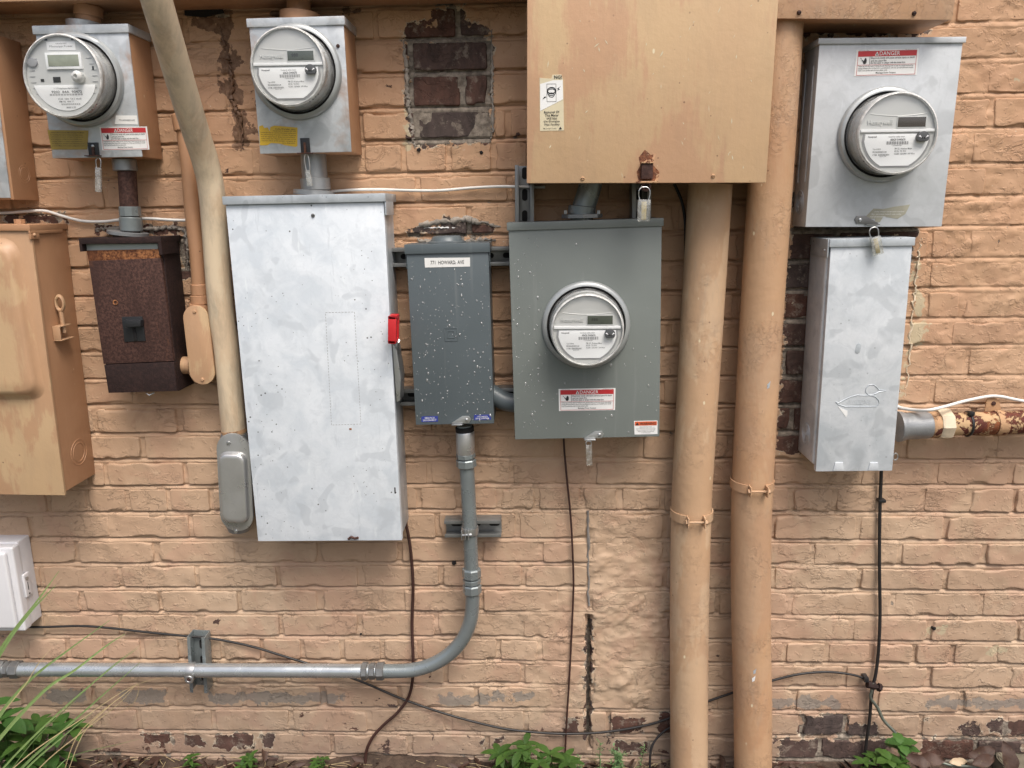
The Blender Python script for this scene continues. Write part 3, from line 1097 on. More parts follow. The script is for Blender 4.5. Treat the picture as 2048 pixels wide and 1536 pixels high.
MT["oldmortar"] = simple("rough_broken_mortar", (0.30, 0.265, 0.225), 0.9, 0, 0.004, 70, 0.35)


def ridge(name, pts, r0, mat, nn=40, jit=0.003, flat=0.7):
    P = smoothpath([at(*p) for p in pts], nn // max(1, len(pts) - 1))
    rr_ = [r0 * random.uniform(0.45, 1.25) * min(1, 0.3 + 3 * i / len(P), 0.3 + 3 * (len(P) - 1 - i) / len(P)) for i in range(len(P))]
    P = [p + Vector((random.uniform(-jit, jit), random.uniform(-jit, jit) * 0.4, random.uniform(-jit, jit))) for p in P]
    bm = nb()
    tube(bm, P, r0, 9, rad=rr_)
    for v in bm.verts:
        v.co += Vector([random.uniform(-r0, r0) * 0.12 for _ in range(3)])
    wall.part(name, bm, mat, smooth=60)


ridge("broken_mortar", [(822, 458, 0.0), (850, 448, 0.002), (900, 443, 0.003), (930, 438, 0.002), (960, 445, 0.002), (1000, 452, 0.0)], 0.0075, MT["oldmortar"])
ridge("broken_mortar", [(835, 480, 0.0), (870, 483, 0.003), (930, 482, 0.002), (990, 478, 0.0)], 0.006, MT["oldmortar"])
ridge("paint_crust", [(848, 456, 0.002), (880, 455, 0.004), (915, 455, 0.003)], 0.0022, MT["white"], 26, 0.0015)
ridge("broken_mortar", [(190, 462, 0.0), (215, 456, 0.003), (300, 458, 0.003), (350, 455, 0.002), (372, 470, 0.0), (376, 540, 0.0)], 0.0055, MT["oldmortar"], 70)
ridge("broken_mortar", [(808, 80, 0.0), (812, 140, 0.001), (816, 200, 0.002), (824, 260, 0.001), (830, 296, 0.0)], 0.0050, MT["oldmortar"], 60)
ridge("paint_crust", [(984, 60, 0.0), (985, 120, 0.002), (984, 180, 0.001), (986, 250, 0.001), (978, 290, 0.0)], 0.0035, MT["oldmortar"], 60, 0.0025)
ridge("paint_crust", [(1843, 470, 0.0), (1836, 520, 0.003), (1828, 600, 0.002), (1820, 690, 0.002), (1812, 790, 0.0)], 0.0026, MT["creampaint"], 60, 0.0045)
ridge("brown_glue_run", [(440, 50, 0.0), (452, 95, 0.002), (462, 150, 0.003), (466, 205, 0.002), (480, 235, 0.002), (486, 300, 0.0)], 0.0050, MT["glueridge"], 80, 0.0035)
# black plate painting the shade inside a hole at the top of the wall
p_ = [at(368, 17, 0.001), at(446, 15, 0.001), at(448, 27, 0.001), at(410, 33, 0.001), at(370, 30, 0.001)]
bm = nb()
prism(bm, [(q.x + random.uniform(-0.002, 0.002), q.z + random.uniform(-0.002, 0.002)) for q in p_], -0.0035, 0.0)
wall.part("hole_shade_plate", bm, MT["black"], smooth=None)
# grey caulk left in the upper part of the control joint
bm = nb()
pts = [at(1177 + random.uniform(-2, 2), y, 0.001) for y in range(1022, 1215, 9)]
tube(bm, pts, 0.004, 6, rad=[random.uniform(0.002, 0.0048) for _ in pts])
wall.part("caulk_bead", bm, MT["caulk"])

# ------------------------------------------------------------------ ground
bm = nb()
gx = np.concatenate([np.linspace(-60, -3, 14), np.linspace(-2.6, 2.6, 90), np.linspace(3, 60, 14)])
gy = np.concatenate([np.linspace(-90, -3, 16), np.linspace(-2.6, 0.05, 60)])
GX, GY = np.meshgrid(gx, gy)
GZ = -1.545 + fbm(GX, GY, 2.5, 3, 5) * 0.03 + fbm(GX, GY, 20, 3, 8) * 0.014 + np.clip((GY + 0.12) / 0.12, 0, 1) * 0.012
V = np.stack([GX.ravel(), GY.ravel(), GZ.ravel()], 1)
idx = np.arange(GX.size).reshape(GX.shape)
F = np.stack([idx[:-1, :-1].ravel(), idx[:-1, 1:].ravel(), idx[1:, 1:].ravel(), idx[1:, :-1].ravel()], 1)
me = npmesh("ground", V, F)
n = NT("soil_and_grass")
c = n.mix(n.ramp(n.noise(30, 6, 0.7), [(0.35, 0.0), (0.65, 1.0)]), (0.035, 0.022, 0.015), (0.10, 0.066, 0.045))
sx = n.n("ShaderNodeSeparateXYZ")
n.set(sx.inputs[0], n.pos)
far = n.n("ShaderNodeMapRange")
n.set(far.inputs[0], sx.outputs[1])
far.inputs[1].default_value, far.inputs[2].default_value = -0.5, -1.4
c = n.mix(far.outputs[0], c, n.mix(n.noise(5, 5, 0.7), (0.045, 0.055, 0.03), (0.10, 0.095, 0.06)))
me.materials.append(n.fin(c, 0.9, 0, n.bump(n.noise(60, 5, 0.7), 0.006)))
mk("ground", me, None, None, kind="structure")


def leafmat(name, a, b, rough=0.5, trans=0.25):
    n = NT(name)
    oi = n.n("ShaderNodeObjectInfo").outputs["Random"]
    c = n.mix(n.mth('ADD', n.mth('MULTIPLY', oi, 0.55), n.mth('MULTIPLY', n.noise(55, 4, 0.7), 0.6)), a, b)
    spot = n.ramp(n.noise(170, 3, 0.6), [(0.64, 0.0), (0.70, 0.6)])
    c = n.mix(spot, c, (0.16, 0.13, 0.05))
    m = n.fin(c, rough, 0, n.bump(n.noise(180, 3, 0.6), 0.0008))
    tl = n.n("ShaderNodeBsdfTranslucent")
    n.set(tl.inputs[0], n.mix(0.5, c, b))
    mx = n.n("ShaderNodeMixShader")
    mx.inputs[0].default_value = trans
    n.set(mx.inputs[1], n.b.outputs[0])
    n.set(mx.inputs[2], tl.outputs[0])
    n.set(n.out.inputs[0], mx.outputs[0])
    return m


MT["leaf"] = leafmat("fresh_green_leaf", (0.020, 0.060, 0.011), (0.075, 0.155, 0.026))
MT["leafdark"] = leafmat("dark_green_leaf", (0.025, 0.075, 0.015), (0.07, 0.17, 0.03))
MT["blade"] = leafmat("long_grass_green", (0.13, 0.22, 0.075), (0.24, 0.34, 0.12))
MT["straw"] = leafmat("dry_straw", (0.38, 0.28, 0.13), (0.52, 0.42, 0.24))
MT["dead"] = leafmat("dead_brown_leaf", (0.025, 0.013, 0.009), (0.085, 0.040, 0.024), 0.6, 0.05)
MT["deadpale"] = leafmat("dead_tan_leaf", (0.42, 0.30, 0.18), (0.55, 0.42, 0.28), 0.5, 0.1)


# ------------------------------------------------------------------ enclosure builder
def cap_bx(t, d, x0, x1, z0, z1, mat, over=0.004, back=0.0, name="top_cap"):
    bm = nb()
    bx(bm, x0, x1, -d - over, -back, z0, z1, 0.0015)
    return t.part(name, bm, mat, smooth=30)


def enclosure(t, matbody, matdoor, caph=0.018, inset=0.003, doorth=0.004, doorbev=0.0015, matcap=None, over=0.004, bodyz=0.0):
    W, H, d = t.W, t.H, t.d
    bm = nb()
    bx(bm, -W / 2 + 0.001, W / 2 - 0.001, -d + doorth, 0.0, bodyz, H - 0.001, 0.002)
    t.part("enclosure_body", bm, matbody, smooth=30)
    bm = nb()
    bx(bm, -W / 2 + inset * 0.3, W / 2 - inset * 0.3, -d, -d + doorth - 0.0006, 0.0, H - caph + 0.0005, doorbev)
    t.cover = t.part("front_cover", bm, matdoor, smooth=30)
    if caph:
        cap_bx(t, d, -W / 2 - over * 0.7, W / 2 + over * 0.7, H - caph, H + 0.001, matcap or matbody, over)


def knockout(t, c, mat, R, axis='x', n=3, sx=1.0):
    for k in range(n):
        bm = nb()
        torus(bm, c, R * (1 - k * 0.27), 0.0009, axis, 32, 6)
        t.part("knockout_ring", bm, mat)


def danger(t, quad, d, par=None, red="red"):
    o, fn = plate(t, "warning_sticker", quad, d, MT["white"], par)
    layer(t, "red_band", fn, 0, MT[red], o, lambda bm, f: (addquad(bm, f, (0.03, 0.74, 0.97, 0.95)),
          addquad(bm, f, (0.03, 0.03, 0.036, 0.74)), addquad(bm, f, (0.964, 0.03, 0.97, 0.74)), addquad(bm, f, (0.036, 0.03, 0.964, 0.045)), addquad(bm, f, (0.036, 0.415, 0.964, 0.428))))

    def tri(bm, f):
        bm.faces.new([bm.verts.new(f(*p)) for p in ((0.30, 0.765), (0.365, 0.765), (0.3325, 0.925))])
        addtext(bm, "DANGER", f, (0.375, 0.77, 0.70, 0.925), 0.0)
    layer(t, "lettering", fn, 0.0003, MT["white"], o, tri)

    def txt(bm, f):
        addtext(bm, "Electricity inside will cause serious injury or death", f, (0.245, 0.625, 0.94, 0.715), 0.006)
        addtext(bm, "and can cause fire.", f, (0.245, 0.545, 0.50, 0.62), 0.006)
        addtext(bm, "Do Not Open or tamper with this meter box.", f, (0.245, 0.44, 0.80, 0.535), 0.008)
        addtext(bm, "Tampering with this meter, breaking the seal, diverting wires to keep any current used, putting", f, (0.05, 0.335, 0.93, 0.405), 0.004)
        addtext(bm, "passing unmetered flow of electricity is a prohibited act, with fines up to $10,000 and 6 months", f, (0.05, 0.255, 0.93, 0.325), 0.004)
        addtext(bm, "in jail. If you find the seal is broken, please notify:", f, (0.05, 0.175, 0.52, 0.245), 0.004)
        addtext(bm, "Mississippi Power Company", f, (0.34, 0.075, 0.66, 0.15), 0.012)
        bm.faces.new([bm.verts.new(f(*p)) for p in ((0.318, 0.78), (0.347, 0.78), (0.3325, 0.885))])
        addquad(bm, f, (0.222, 0.435, 0.228, 0.735))
        # the pictogram: a hand and a bolt
        pts = [(0.13, 0.47), (0.155, 0.455), (0.175, 0.50), (0.178, 0.60), (0.165, 0.68), (0.15, 0.69), (0.14, 0.64), (0.128, 0.58), (0.118, 0.53)]
        bm.faces.new([bm.verts.new(f(*p)) for p in pts])
        bm.faces.new([bm.verts.new(f(*p)) for p in ((0.07, 0.68), (0.105, 0.62), (0.092, 0.615), (0.125, 0.53), (0.12, 0.60), (0.11, 0.60), (0.08, 0.69))])
        addtext(bm, "NOTICE 1234", f, (0.04, 0.962, 0.2, 0.982))
        addtext(bm, "METERING DEVICE", f, (0.78, 0.968, 0.96, 0.988))
    layer(t, "lettering", fn, 0.0003, MT["ink"], o, txt)
    return o


def latch(t, px, py, d, mat, w=0.034, par=None, flip=1):
    """a small bent plate with a rivet that the seal hangs from"""
    c = t.l(px, py, d)
    bm = nb()
    pts = [(-0.6 * w, -0.004), (0.5 * w, -0.004), (0.62 * w, 0.006), (0.5 * w, 0.014), (0.1 * w, 0.014), (-0.45 * w, 0.0005)]
    pts = [(c.x + x * flip, c.z + z) for x, z in pts]
    if flip < 0:
        pts.reverse()
    prism(bm, pts, c.y - 0.003, c.y - 0.0004, 0.0006)
    bx(bm, c.x + min(-0.55 * w * flip, 0.1 * w * flip), c.x + max(-0.55 * w * flip, 0.1 * w * flip), c.y - 0.013, c.y - 0.0004, c.z - 0.0065, c.z - 0.0045, 0.0005)
    o = t.part("latch", bm, mat)
    bm = nb()
    lathe(bm, [(0.0038, 0.0), (0.0038, 0.0015), (0.0015, 0.003), (0.0001, 0.003)], c=(c.x + 0.35 * w * flip, c.y - 0.003, c.z + 0.005), seg=16)
    t.part("rivet", bm, MT["steel"], o)
    return o


def seal(label, top, bot, wpx, d, loop=0.35, mat="sealplastic", core=True, group=None):
    """a clear plastic seal hanging on a wire loop; top and bot in photograph pixels"""
    a, b = at(*top, d), at(*bot, d)
    L = (a - b).length
    ang = math.atan2((a - b).x, (a - b).z)
    t = Thing("meter_seal", label, "seal", (b.x, 0, b.z), ang, group)
    w_ = wpx / FPX * (WD - d)
    hb = L * (1 - loop)
    bm = nb()
    bx(bm, -w_ / 2, w_ / 2, -d - 0.004, -d + 0.004, 0, hb, 0.002)
    t.part("seal_body", bm, MT[mat])
    if core:
        bm = nb()
        bx(bm, -w_ * 0.2, w_ * 0.2, -d - 0.0015, -d + 0.0015, hb * 0.08, hb * 0.9, 0.001)
        t.part("seal_insert", bm, MT["gold"])
    bm = nb()
    q = w_ * 0.42
    pts = [(-q * 0.75, -d, hb - 0.003), (-q, -d, hb + L * loop * 0.3), (-q, -d - 0.001, hb + L * loop * 0.7), (-q * 0.55, -d, L - 0.001), (0, -d, L),
           (q * 0.55, -d, L - 0.001), (q, -d, hb + L * loop * 0.7), (q, -d, hb + L * loop * 0.3), (q * 0.75, -d, hb - 0.003)]
    tube(bm, smoothpath(pts, 5), 0.0012, 8)
    t.part("wire_loop", bm, MT["steel"])
    return t


def rain(t, x0, x1, z0, z1, n, dens=None, rmin=0.0009, rmax=0.0027):
    bm = nb()
    k = 0
    while k < n:
        x, z = random.uniform(x0, x1), random.uniform(z0, z1)
        if dens and random.random() > dens(x, z):
            continue
        r = rmin + (rmax - rmin) * random.random() ** 3
        el = random.choice([1, 1, 1.25, 1.7])
        prof = [(r, -0.0001), (r * 0.93, r * 0.28), (r * 0.62, r * 0.52), (r * 0.25, r * 0.62)]
        rings = []
        for rr, h in prof:
            rings.append([bm.verts.new((x + rr * math.cos(a), -t.d - h, z + rr * el * math.sin(a) - (h * 0.4 if el > 1 else 0))) for a in np.linspace(0, 2 * PI, 9)[:-1]])
        for a, b in zip(rings, rings[1:]):
            for i in range(8):
                bm.faces.new([a[i], a[(i + 1) % 8], b[(i + 1) % 8], b[i]])
        bm.faces.new(rings[-1])
        k += 1
    bmesh.ops.recalc_face_normals(bm, faces=bm.faces)
    t.part("raindrops", bm, MT["drop"], smooth=80, kind="stuff")


# ------------------------------------------------------------------ electric meter
def meter(label, bc, fc, rb, rf, db, df, kind="new", lcdmat="lcd", roll=0.0):
    """bc, fc: centre of the base and of the front in the photograph; rb, rf radii in metres"""
    b = at(*bc, db)
    t = Thing("electric_meter", label, "meter", (b.x, 0, b.z), 0, "round electric meters")
    f = t.l(*fc, df)
    L = df - db

    def prof(bm, pr, c0=False, c1=False, seg=56):
        # the rings follow the line from the base centre to the front centre
        lathe(bm, [(r, 0) for r, _ in pr], seg=seg, cap0=c0, cap1=c1)
        bm.verts.ensure_lookup_table()
        for i, (r, h) in enumerate(pr):
            k = h / L
            for j in range(seg):
                v = bm.verts[i * seg + j]
                v.co.x += f.x * k
                v.co.z += f.z * k
                v.co.y = -db - h
        bmesh.ops.recalc_face_normals(bm, faces=bm.faces)
        return bm
    t.part("sealing_ring", prof(nb(), [(rb * 1.03, -0.004), (rb * 1.13, 0.001), (rb * 1.13, 0.006), (rb * 1.08, 0.012), (rb * 1.01, 0.0125), (rb * 1.0, 0.004), (rb * 0.97, 0.003)]), MT["ringsteel"], smooth=50)
    t.part("gasket", prof(nb(), [(rb * 1.0, 0.004), (rb * 0.975, 0.0075), (rb * 0.95, 0.008)]), MT["black"], smooth=50)
    rm = rb * 0.955
    t.part("meter_body", prof(nb(), [(rm * 0.955, 0.004), (rm * 0.95, 0.012), (rm * 0.935, L * 0.5), (rf * 0.965, L * 0.86), (rf * 0.955, L * 0.93)]), MT["metercan"], smooth=50)
    t.part("clear_shell", prof(nb(), [(rm, 0.004), (rm * 0.995, 0.014), (rm * 0.98, 0.017), (rm * 0.985, L * 0.5), (rf * 1.025, L * 0.88), (rf * 1.01, L * 0.93)]), MT["shell"], smooth=60)
    t.part("clear_rim", prof(nb(), [(rf * 0.985, L * 0.90), (rf * 1.02, L * 0.92), (rf * 1.02, L * 0.97), (rf * 0.995, L * 1.0), (rf * 0.98, L * 1.012), (rf * 0.966, L * 0.99), (rf * 0.96, L * 0.93)]), MT["clearrim"], smooth=60)
    t.part("faceplate", prof(nb(), [(rf * 0.965, L * 0.925), (rf * 0.955, L * 0.90), (0.0001, L * 0.90)], seg=56), MT["silverplate"], smooth=40)
    cov = prof(nb(), [(rf * 0.97, L * 1.008), (rf * 0.90, L * 1.025), (rf * 0.6, L * 1.045), (rf * 0.3, L * 1.055), (0.0001, L * 1.057)])
    t.part("clear_cover", cov, MT["glass"], smooth=60)
    y0 = -db - L * 0.90
    cx, cz = f.x * 0.9, f.z * 0.9
    R = rf * 0.945
    ca, sa = math.cos(roll), math.sin(roll)

    def fn(s, u, h=0.0):
        x, z = s * R, u * R
        return Vector((cx + x * ca - z * sa, y0 - h, cz + x * sa + z * ca))

    def ly(name, h, mat, par, build):
        bm = nb()
        build(bm, lambda s, u: fn(s, u, h))
        bmesh.ops.recalc_face_normals(bm, faces=bm.faces)
        return t.part(name, bm, mat, par, smooth=None)

    def solid(name, pts, h0, h1, mat, par=None, bev=0.0004):
        bm = nb()
        q = [fn(*p) for p in pts]
        prism(bm, [(p.x, p.z) for p in q], y0 - h1, y0 - h0, bev)
        return t.part(name, bm, mat, par, smooth=30)

    def seg(k0, r, n=26):
        """the part of the disc below height k0"""
        a0 = math.asin(k0 / r)
        return [(r * math.cos(a), r * math.sin(a)) for a in np.linspace(a0, -PI - a0, n)]
    if kind == "new":
        top = 0.04
        solid("divider_bar", [(-0.99, top), (0.99, top), (0.985, top + 0.075), (-0.985, top + 0.075)], 0.0, 0.004, MT["facewhite"])
        pts = [(-0.84, top - 0.05), (0.84, top - 0.05)] + [(0.88 * math.cos(a), 0.93 * math.sin(a)) for a in np.linspace(-0.22, -1.12, 8)] + [(0.40, -0.845), (-0.40, -0.845)] + [(0.88 * math.cos(a), 0.93 * math.sin(a)) for a in np.linspace(-PI + 1.12, -PI + 0.22, 8)]
        bord = solid("nameplate_frame", [(x * 1.07, z * 1.05 if z < 0 else z + 0.03) for x, z in pts], 0.0, 0.0012, MT["knobline"])
        npl = solid("nameplate", pts, 0.0, 0.0022, MT["facewhite"], None)

        def ink(bm, g):
            addtext(bm, "Honeywell", g, (-0.77, -0.115, -0.54, -0.055), 0.03)
            addtext(bm, "Customer utility meter", g, (-0.22, -0.11, 0.22, -0.06), 0.005)
            addtext(bm, "60620 5440676", g, (-0.16, -0.185, 0.24, -0.125), 0.02)
            for i, q in enumerate(np.linspace(-0.27, 0.31, 44)):
                if (i * 7) % 5 != 0:
                    addquad(bm, g, (q, -0.285, q + (0.009 if i % 3 else 0.0045), -0.20))
            addtext(bm, "*12SA43560000*", g, (-0.12, -0.325, 0.16, -0.295), 0.0)
            addtext(bm, "Type A3RXR", g, (-0.62, -0.43, -0.40, -0.385), 0.006)
            addtext(bm, "0R536E000040Z10-00", g, (-0.62, -0.50, -0.24, -0.455), 0.006)
            addtext(bm, "FM 12S  Watthour Meter", g, (-0.03, -0.415, 0.44, -0.37), 0.006)
            addtext(bm, "60 Hz  TA 30.0", g, (-0.03, -0.48, 0.28, -0.435), 0.006)
            addtext(bm, "CL200  120/240V  3W Wire", g, (-0.03, -0.55, 0.52, -0.505), 0.006)
            addtext(bm, "CTIM", g, (-0.62, -0.575, -0.50, -0.535), 0.006)
            for i, q in enumerate(np.linspace(-0.47, -0.17, 30)):
                if (i * 5) % 4 != 0:
                    addquad(bm, g, (q, -0.575, q + 0.006, -0.53))
            addtext(bm, "20G11-120", g, (-0.42, -0.61, -0.24, -0.585), 0.004)
        ly("lettering", 0.0027, MT["inkgrey"], npl, ink)
        solid("display_frame", [(-0.02, 0.14), (0.79, 0.14), (0.79, 0.45), (-0.02, 0.45)], 0.0, 0.0015, MT["silverplate"])
        sc_ = solid("display", [(0.0, 0.17), (0.745, 0.17), (0.745, 0.425), (0.0, 0.425)], 0.0, 0.0022, MT[lcdmat])
        if lcdmat == "lcd":
            ly("display_digits", 0.0025, MT["black"], sc_, lambda bm, g: (addtext(bm, "888", g, (0.12, 0.27, 0.30, 0.36)), addtext(bm, "-", g, (0.40, 0.21, 0.44, 0.22))))
        # raised maker's name and the curved ridge above the display
        bm = nb()
        addtext(bm, "Honeywell", lambda s, u: fn(s, u, 0.0016), (-0.80, 0.20, -0.13, 0.36), 0.025)
        r_ = bmesh.ops.extrude_face_region(bm, geom=list(bm.faces))
        for v in [g for g in r_["geom"] if isinstance(g, bmesh.types.BMVert)]:
            v.co.y += 0.0014
        bmesh.ops.recalc_face_normals(bm, faces=bm.faces)
        t.part("raised_lettering", bm, MT["raised"], smooth=None)
        bm = nb()
        tube(bm, [fn(x, 0.62 - 0.16 * math.cos(x * 1.2) + (0.05 if x > 0.3 else 0.0) * 0, 0.0) for x in np.linspace(-0.74, 0.80, 24)], 0.0009, 6)
        t.part("faceplate_ridge", bm, MT["silverplate"])
        # sensor knob
        c = fn(0.66, -0.11)
        a_ = np.linspace(-0.75, PI + 0.75, 24)
        kp = [(c.x + 0.155 * R * math.cos(a), c.z + 0.155 * R * math.sin(a)) for a in a_]
        bm = nb()
        prism(bm, kp, c.y - 0.013, c.y - 0.002, 0.001)
        kn = t.part("knob", bm, MT["knob"], smooth=30)
        bm = nb()
        for s_ in (-1, 1):
            q = [(s_ * 0.045, -0.02), (s_ * 0.10, 0.055), (s_ * 0.14, 0.02), (s_ * 0.10, 0.01)]
            bm.faces.new([bm.verts.new((c.x + a * R, c.y - 0.0135, c.z + b_ * R)) for a, b_ in q])
        t.part("knob_marks", bm, MT["facewhite"], kn, smooth=None)
        for s_ in (-1, 1):
            bm = nb()
            lathe(bm, [(0.0016, 0.0), (0.0012, 0.0008), (0.0001, 0.001)], c=(c.x + s_ * 0.03 * R, c.y - 0.013, c.z - 0.02 * R), seg=10)
            t.part("knob_eye", bm, MT["black"], kn)
    else:
        top = -0.22
        npl = solid("nameplate", [(x, z) for x, z in seg(top, 0.88)], 0.0, 0.0016, MT["facewhite"])

        def ink(bm, g):
            addtext(bm, "1-3 Polyphase Alphameter", g, (-0.30, -0.335, 0.38, -0.285), 0.004)
            addtext(bm, "9202  84A  90472", g, (-0.38, -0.43, 0.46, -0.365), 0.012)
            for i, q in enumerate(np.linspace(-0.45, 0.46, 60)):
                if (i * 7) % 5 != 0:
                    addquad(bm, g, (q, -0.49, q + 0.008, -0.445))
            addtext(bm, "CL20  120V  TA 5  Hz 60", g, (-0.22, -0.60, 0.42, -0.555), 0.004)
            addtext(bm, "FM 9S  4W Y", g, (-0.2, -0.67, 0.2, -0.625), 0.004)
            for i, q in enumerate(np.linspace(-0.16, 0.36, 40)):
                if (i * 7) % 4 != 0:
                    addquad(bm, g, (q, -0.735, q + 0.007, -0.695))
            addtext(bm, "8000 0130", g, (-0.02, -0.82, 0.24, -0.775), 0.01)
        ly("lettering", 0.0021, MT["inkgrey"], npl, ink)
        fr = solid("display_frame", [(-0.42, 0.18), (0.56, 0.18), (0.56, 0.60), (-0.42, 0.60)], 0.0, 0.004, MT["facewhite"])
        solid("display", [(-0.35, 0.25), (0.49, 0.25), (0.49, 0.54), (-0.35, 0.54)], 0.0, 0.0046, MT["lcdlight"], fr)
        st = solid("name_sticker", [(-0.36, 0.66), (0.42, 0.66), (0.42, 0.88), (-0.36, 0.88)], 0.0, 0.0008, MT["facewhite"])
        ly("lettering", 0.0013, MT["inkgrey"], st, lambda bm, g: (addtext(bm, "Mississippi Power", g, (-0.28, 0.725, 0.35, 0.785), 0.0), addtext(bm, "POWER COMPANY PROPERTY", g, (-0.10, 0.81, 0.2, 0.845), 0.0)))
        solid("grey_sensor", [(-0.80 + 0.14 * math.cos(a), 0.36 + 0.11 * math.sin(a)) for a in np.linspace(0, 2 * PI, 18)[:-1]], 0.0, 0.004, MT["knobline"])
        for (x, z, w_, h_) in ((-0.20, -0.08, 0.10, 0.07), (-0.60, -0.09, 0.045, 0.035), (0.83, 0.20, 0.022, 0.05), (-0.36, 0.93, 0.04, 0.02), (0.36, 0.93, 0.03, 0.02), (0.28, -0.04, 0.03, 0.04)):
            solid("dark_slot", [(x - w_, z - h_), (x + w_, z - h_), (x + w_, z + h_), (x - w_, z + h_)], 0.0, 0.0012, MT["black"])
        for s_ in (-1, 1):
            for zz in (-0.45, -0.3, -0.15, 0.0, 0.15, 0.3, 0.45):
                x = s_ * math.sqrt(0.93 ** 2 - zz ** 2)
                x2 = x - s_ * 0.14
                solid("scale_tick", [(min(x, x2), zz), (max(x, x2), zz), (max(x, x2), zz + 0.012), (min(x, x2), zz + 0.012)], 0.0, 0.0010, MT["knobline"], bev=0)
        c = fn(0.44, -0.03)
        bm = nb()
        lathe(bm, [(0.012, 0.0), (0.012, 0.012), (0.009, 0.017), (0.0045, 0.018), (0.004, 0.013), (0.0001, 0.0125)], c=c, seg=24)
        kn = t.part("reset_knob", bm, MT["clearrim"], smooth=50)
        bm = nb()
        lathe(bm, [(0.005, 0.0), (0.005, 0.008), (0.0001, 0.010)], c=(c.x, c.y - 0.001, c.z), seg=16)
        t.part("knob_core", bm, MT["knob"], kn)
    # vents low on the body and grey printing on its flank
    for a in (-1.05, -0.95, -0.85, -0.75, -2.1, -2.2, -2.3, -2.4):
        rr = rf * 1.0 + 0.0004
        k = 0.80
        rr = (rm * 0.975) + (rf - rm * 0.975) * ((k - 0.5) / 0.36)
        bm = nb()
        p = Vector((f.x * k + rr * math.cos(a), -db - L * k, f.z * k + rr * math.sin(a)))
        bmesh.ops.create_icosphere(bm, subdivisions=1, radius=0.0017, matrix=Matrix.Translation(p))
        t.part("vent_hole", bm, MT["black"])
    return t


n = NT("translucent_grey_meter_can")
c = n.mix(n.ramp(n.noise(20, 3), [(0.35, 0.0), (0.7, 1.0)]), (0.40, 0.395, 0.37), (0.50, 0.495, 0.47))
c = n.mix(n.ramp(n.noise(60, 5, 0.7), [(0.62, 0.0), (0.70, 0.5)]), c, (0.27, 0.26, 0.24))
MT["metercan"] = n.fin(c, 0.22, 0.0, n.bump(n.noise(80, 2), 0.0003))
MT["ringsteel"] = simple("sealing_ring_steel", (0.40, 0.42, 0.42), 0.38, 0.4, var=0.08)
MT["knobline"] = simple("mid_grey_plastic", (0.30, 0.30, 0.31), 0.5)
MT["raised"] = simple("raised_silver_letters", (0.66, 0.66, 0.65), 0.35, 0.2)

# ------------------------------------------------------------------ the row of meters and boxes
# 1: meter socket far left
t = boxthing("meter_socket", "grey meter box with tan oversprayed sides, leftmost one that carries a round meter", "meter box", [(68, 52), (252, 50), (289, 315), (104, 315)], 0.10, "meter socket boxes")
t1 = t
enclosure(t, MT["tanside"], MT["galvsock"], 0.017, matcap=MT["galvsock"])
danger(t, [(199, 254), (294, 253), (299, 299), (205, 301)], 0.1002)
o, fn = plate(t, "address_sticker", [(232, 231), (274, 231), (276, 249), (230, 248)], 0.1, MT["white"])
layer(t, "lettering", fn, 0, MT["inkgrey"], o, lambda bm, f: addtext(bm, "774 HOWARD AVE", f, (0.16, 0.36, 0.88, 0.56), 0.01))
MT["yellow"] = simple("old_yellow_sticker", (0.36, 0.25, 0.045), 0.5, var=0.25)
MT["yellow2"] = simple("yellow_sticker", (0.62, 0.40, 0.03), 0.45, var=0.12)
o, fn = plate(t, "yellow_sticker", [(95, 260), (177, 261), (175, 299), (103, 299)], 0.1, MT["yellow"])


def yellowtext(bm, f, rows=7, seed=3):
    rr = random.Random(seed)
    words = ["CAUTION HIGH VOLTAGE KEEP OUT ELECTRIC METER", "Do not break this seal or remove this meter unless", "authorized by the power company. Tampering with", "meter equipment is dangerous and is unlawful under", "state law. Violators are subject to prosecution and", "fine. Report any damage to this equipment to the", "nearest office of the power company at once."]
    for i in range(rows):
        z = 0.90 - i * (0.8 / rows)
        addtext(bm, words[i % 7], f, (0.05, z - 0.055, 0.93 - rr.random() * 0.12, z), 0.003)


layer(t, "lettering", fn, 0, MT["ink"], o, lambda bm, f: yellowtext(bm, f, 7))
cc = t.l(188, 298, 0.1)
bm = nb()
bx(bm, cc.x - 0.012, cc.x + 0.012, -0.1035, -0.1, cc.z - 0.014, cc.z + 0.014, 0.001)
hp = t.part("hasp_recess", bm, MT["blackplastic"])
bm = nb()
bx(bm, cc.x - 0.003, cc.x + 0.003, -0.1065, -0.1032, cc.z - 0.016, cc.z + 0.004, 0.0008)
bx(bm, cc.x - 0.016, cc.x + 0.016, -0.116, -0.100, cc.z - 0.0165, cc.z - 0.0145, 0.0005)
t.part("hasp_tongue", bm, MT["rust"], hp)
bm = nb()
lathe(bm, [(0.004, 0), (0.003, 0.002), (0.0001, 0.003)], c=(cc.x, -0.1035, cc.z + 0.006), seg=14)
t.part("rivet", bm, MT["steel"], hp)
meter("older electric meter with pale display and reset knob, under clear cover", (160, 161), (124, 152), 0.0885, 0.084, 0.10, 0.185, "old")
seal("clear meter seal hanging under the leftmost round meter", (197, 316), (197, 384), 11, 0.105, 0.28, core=False)

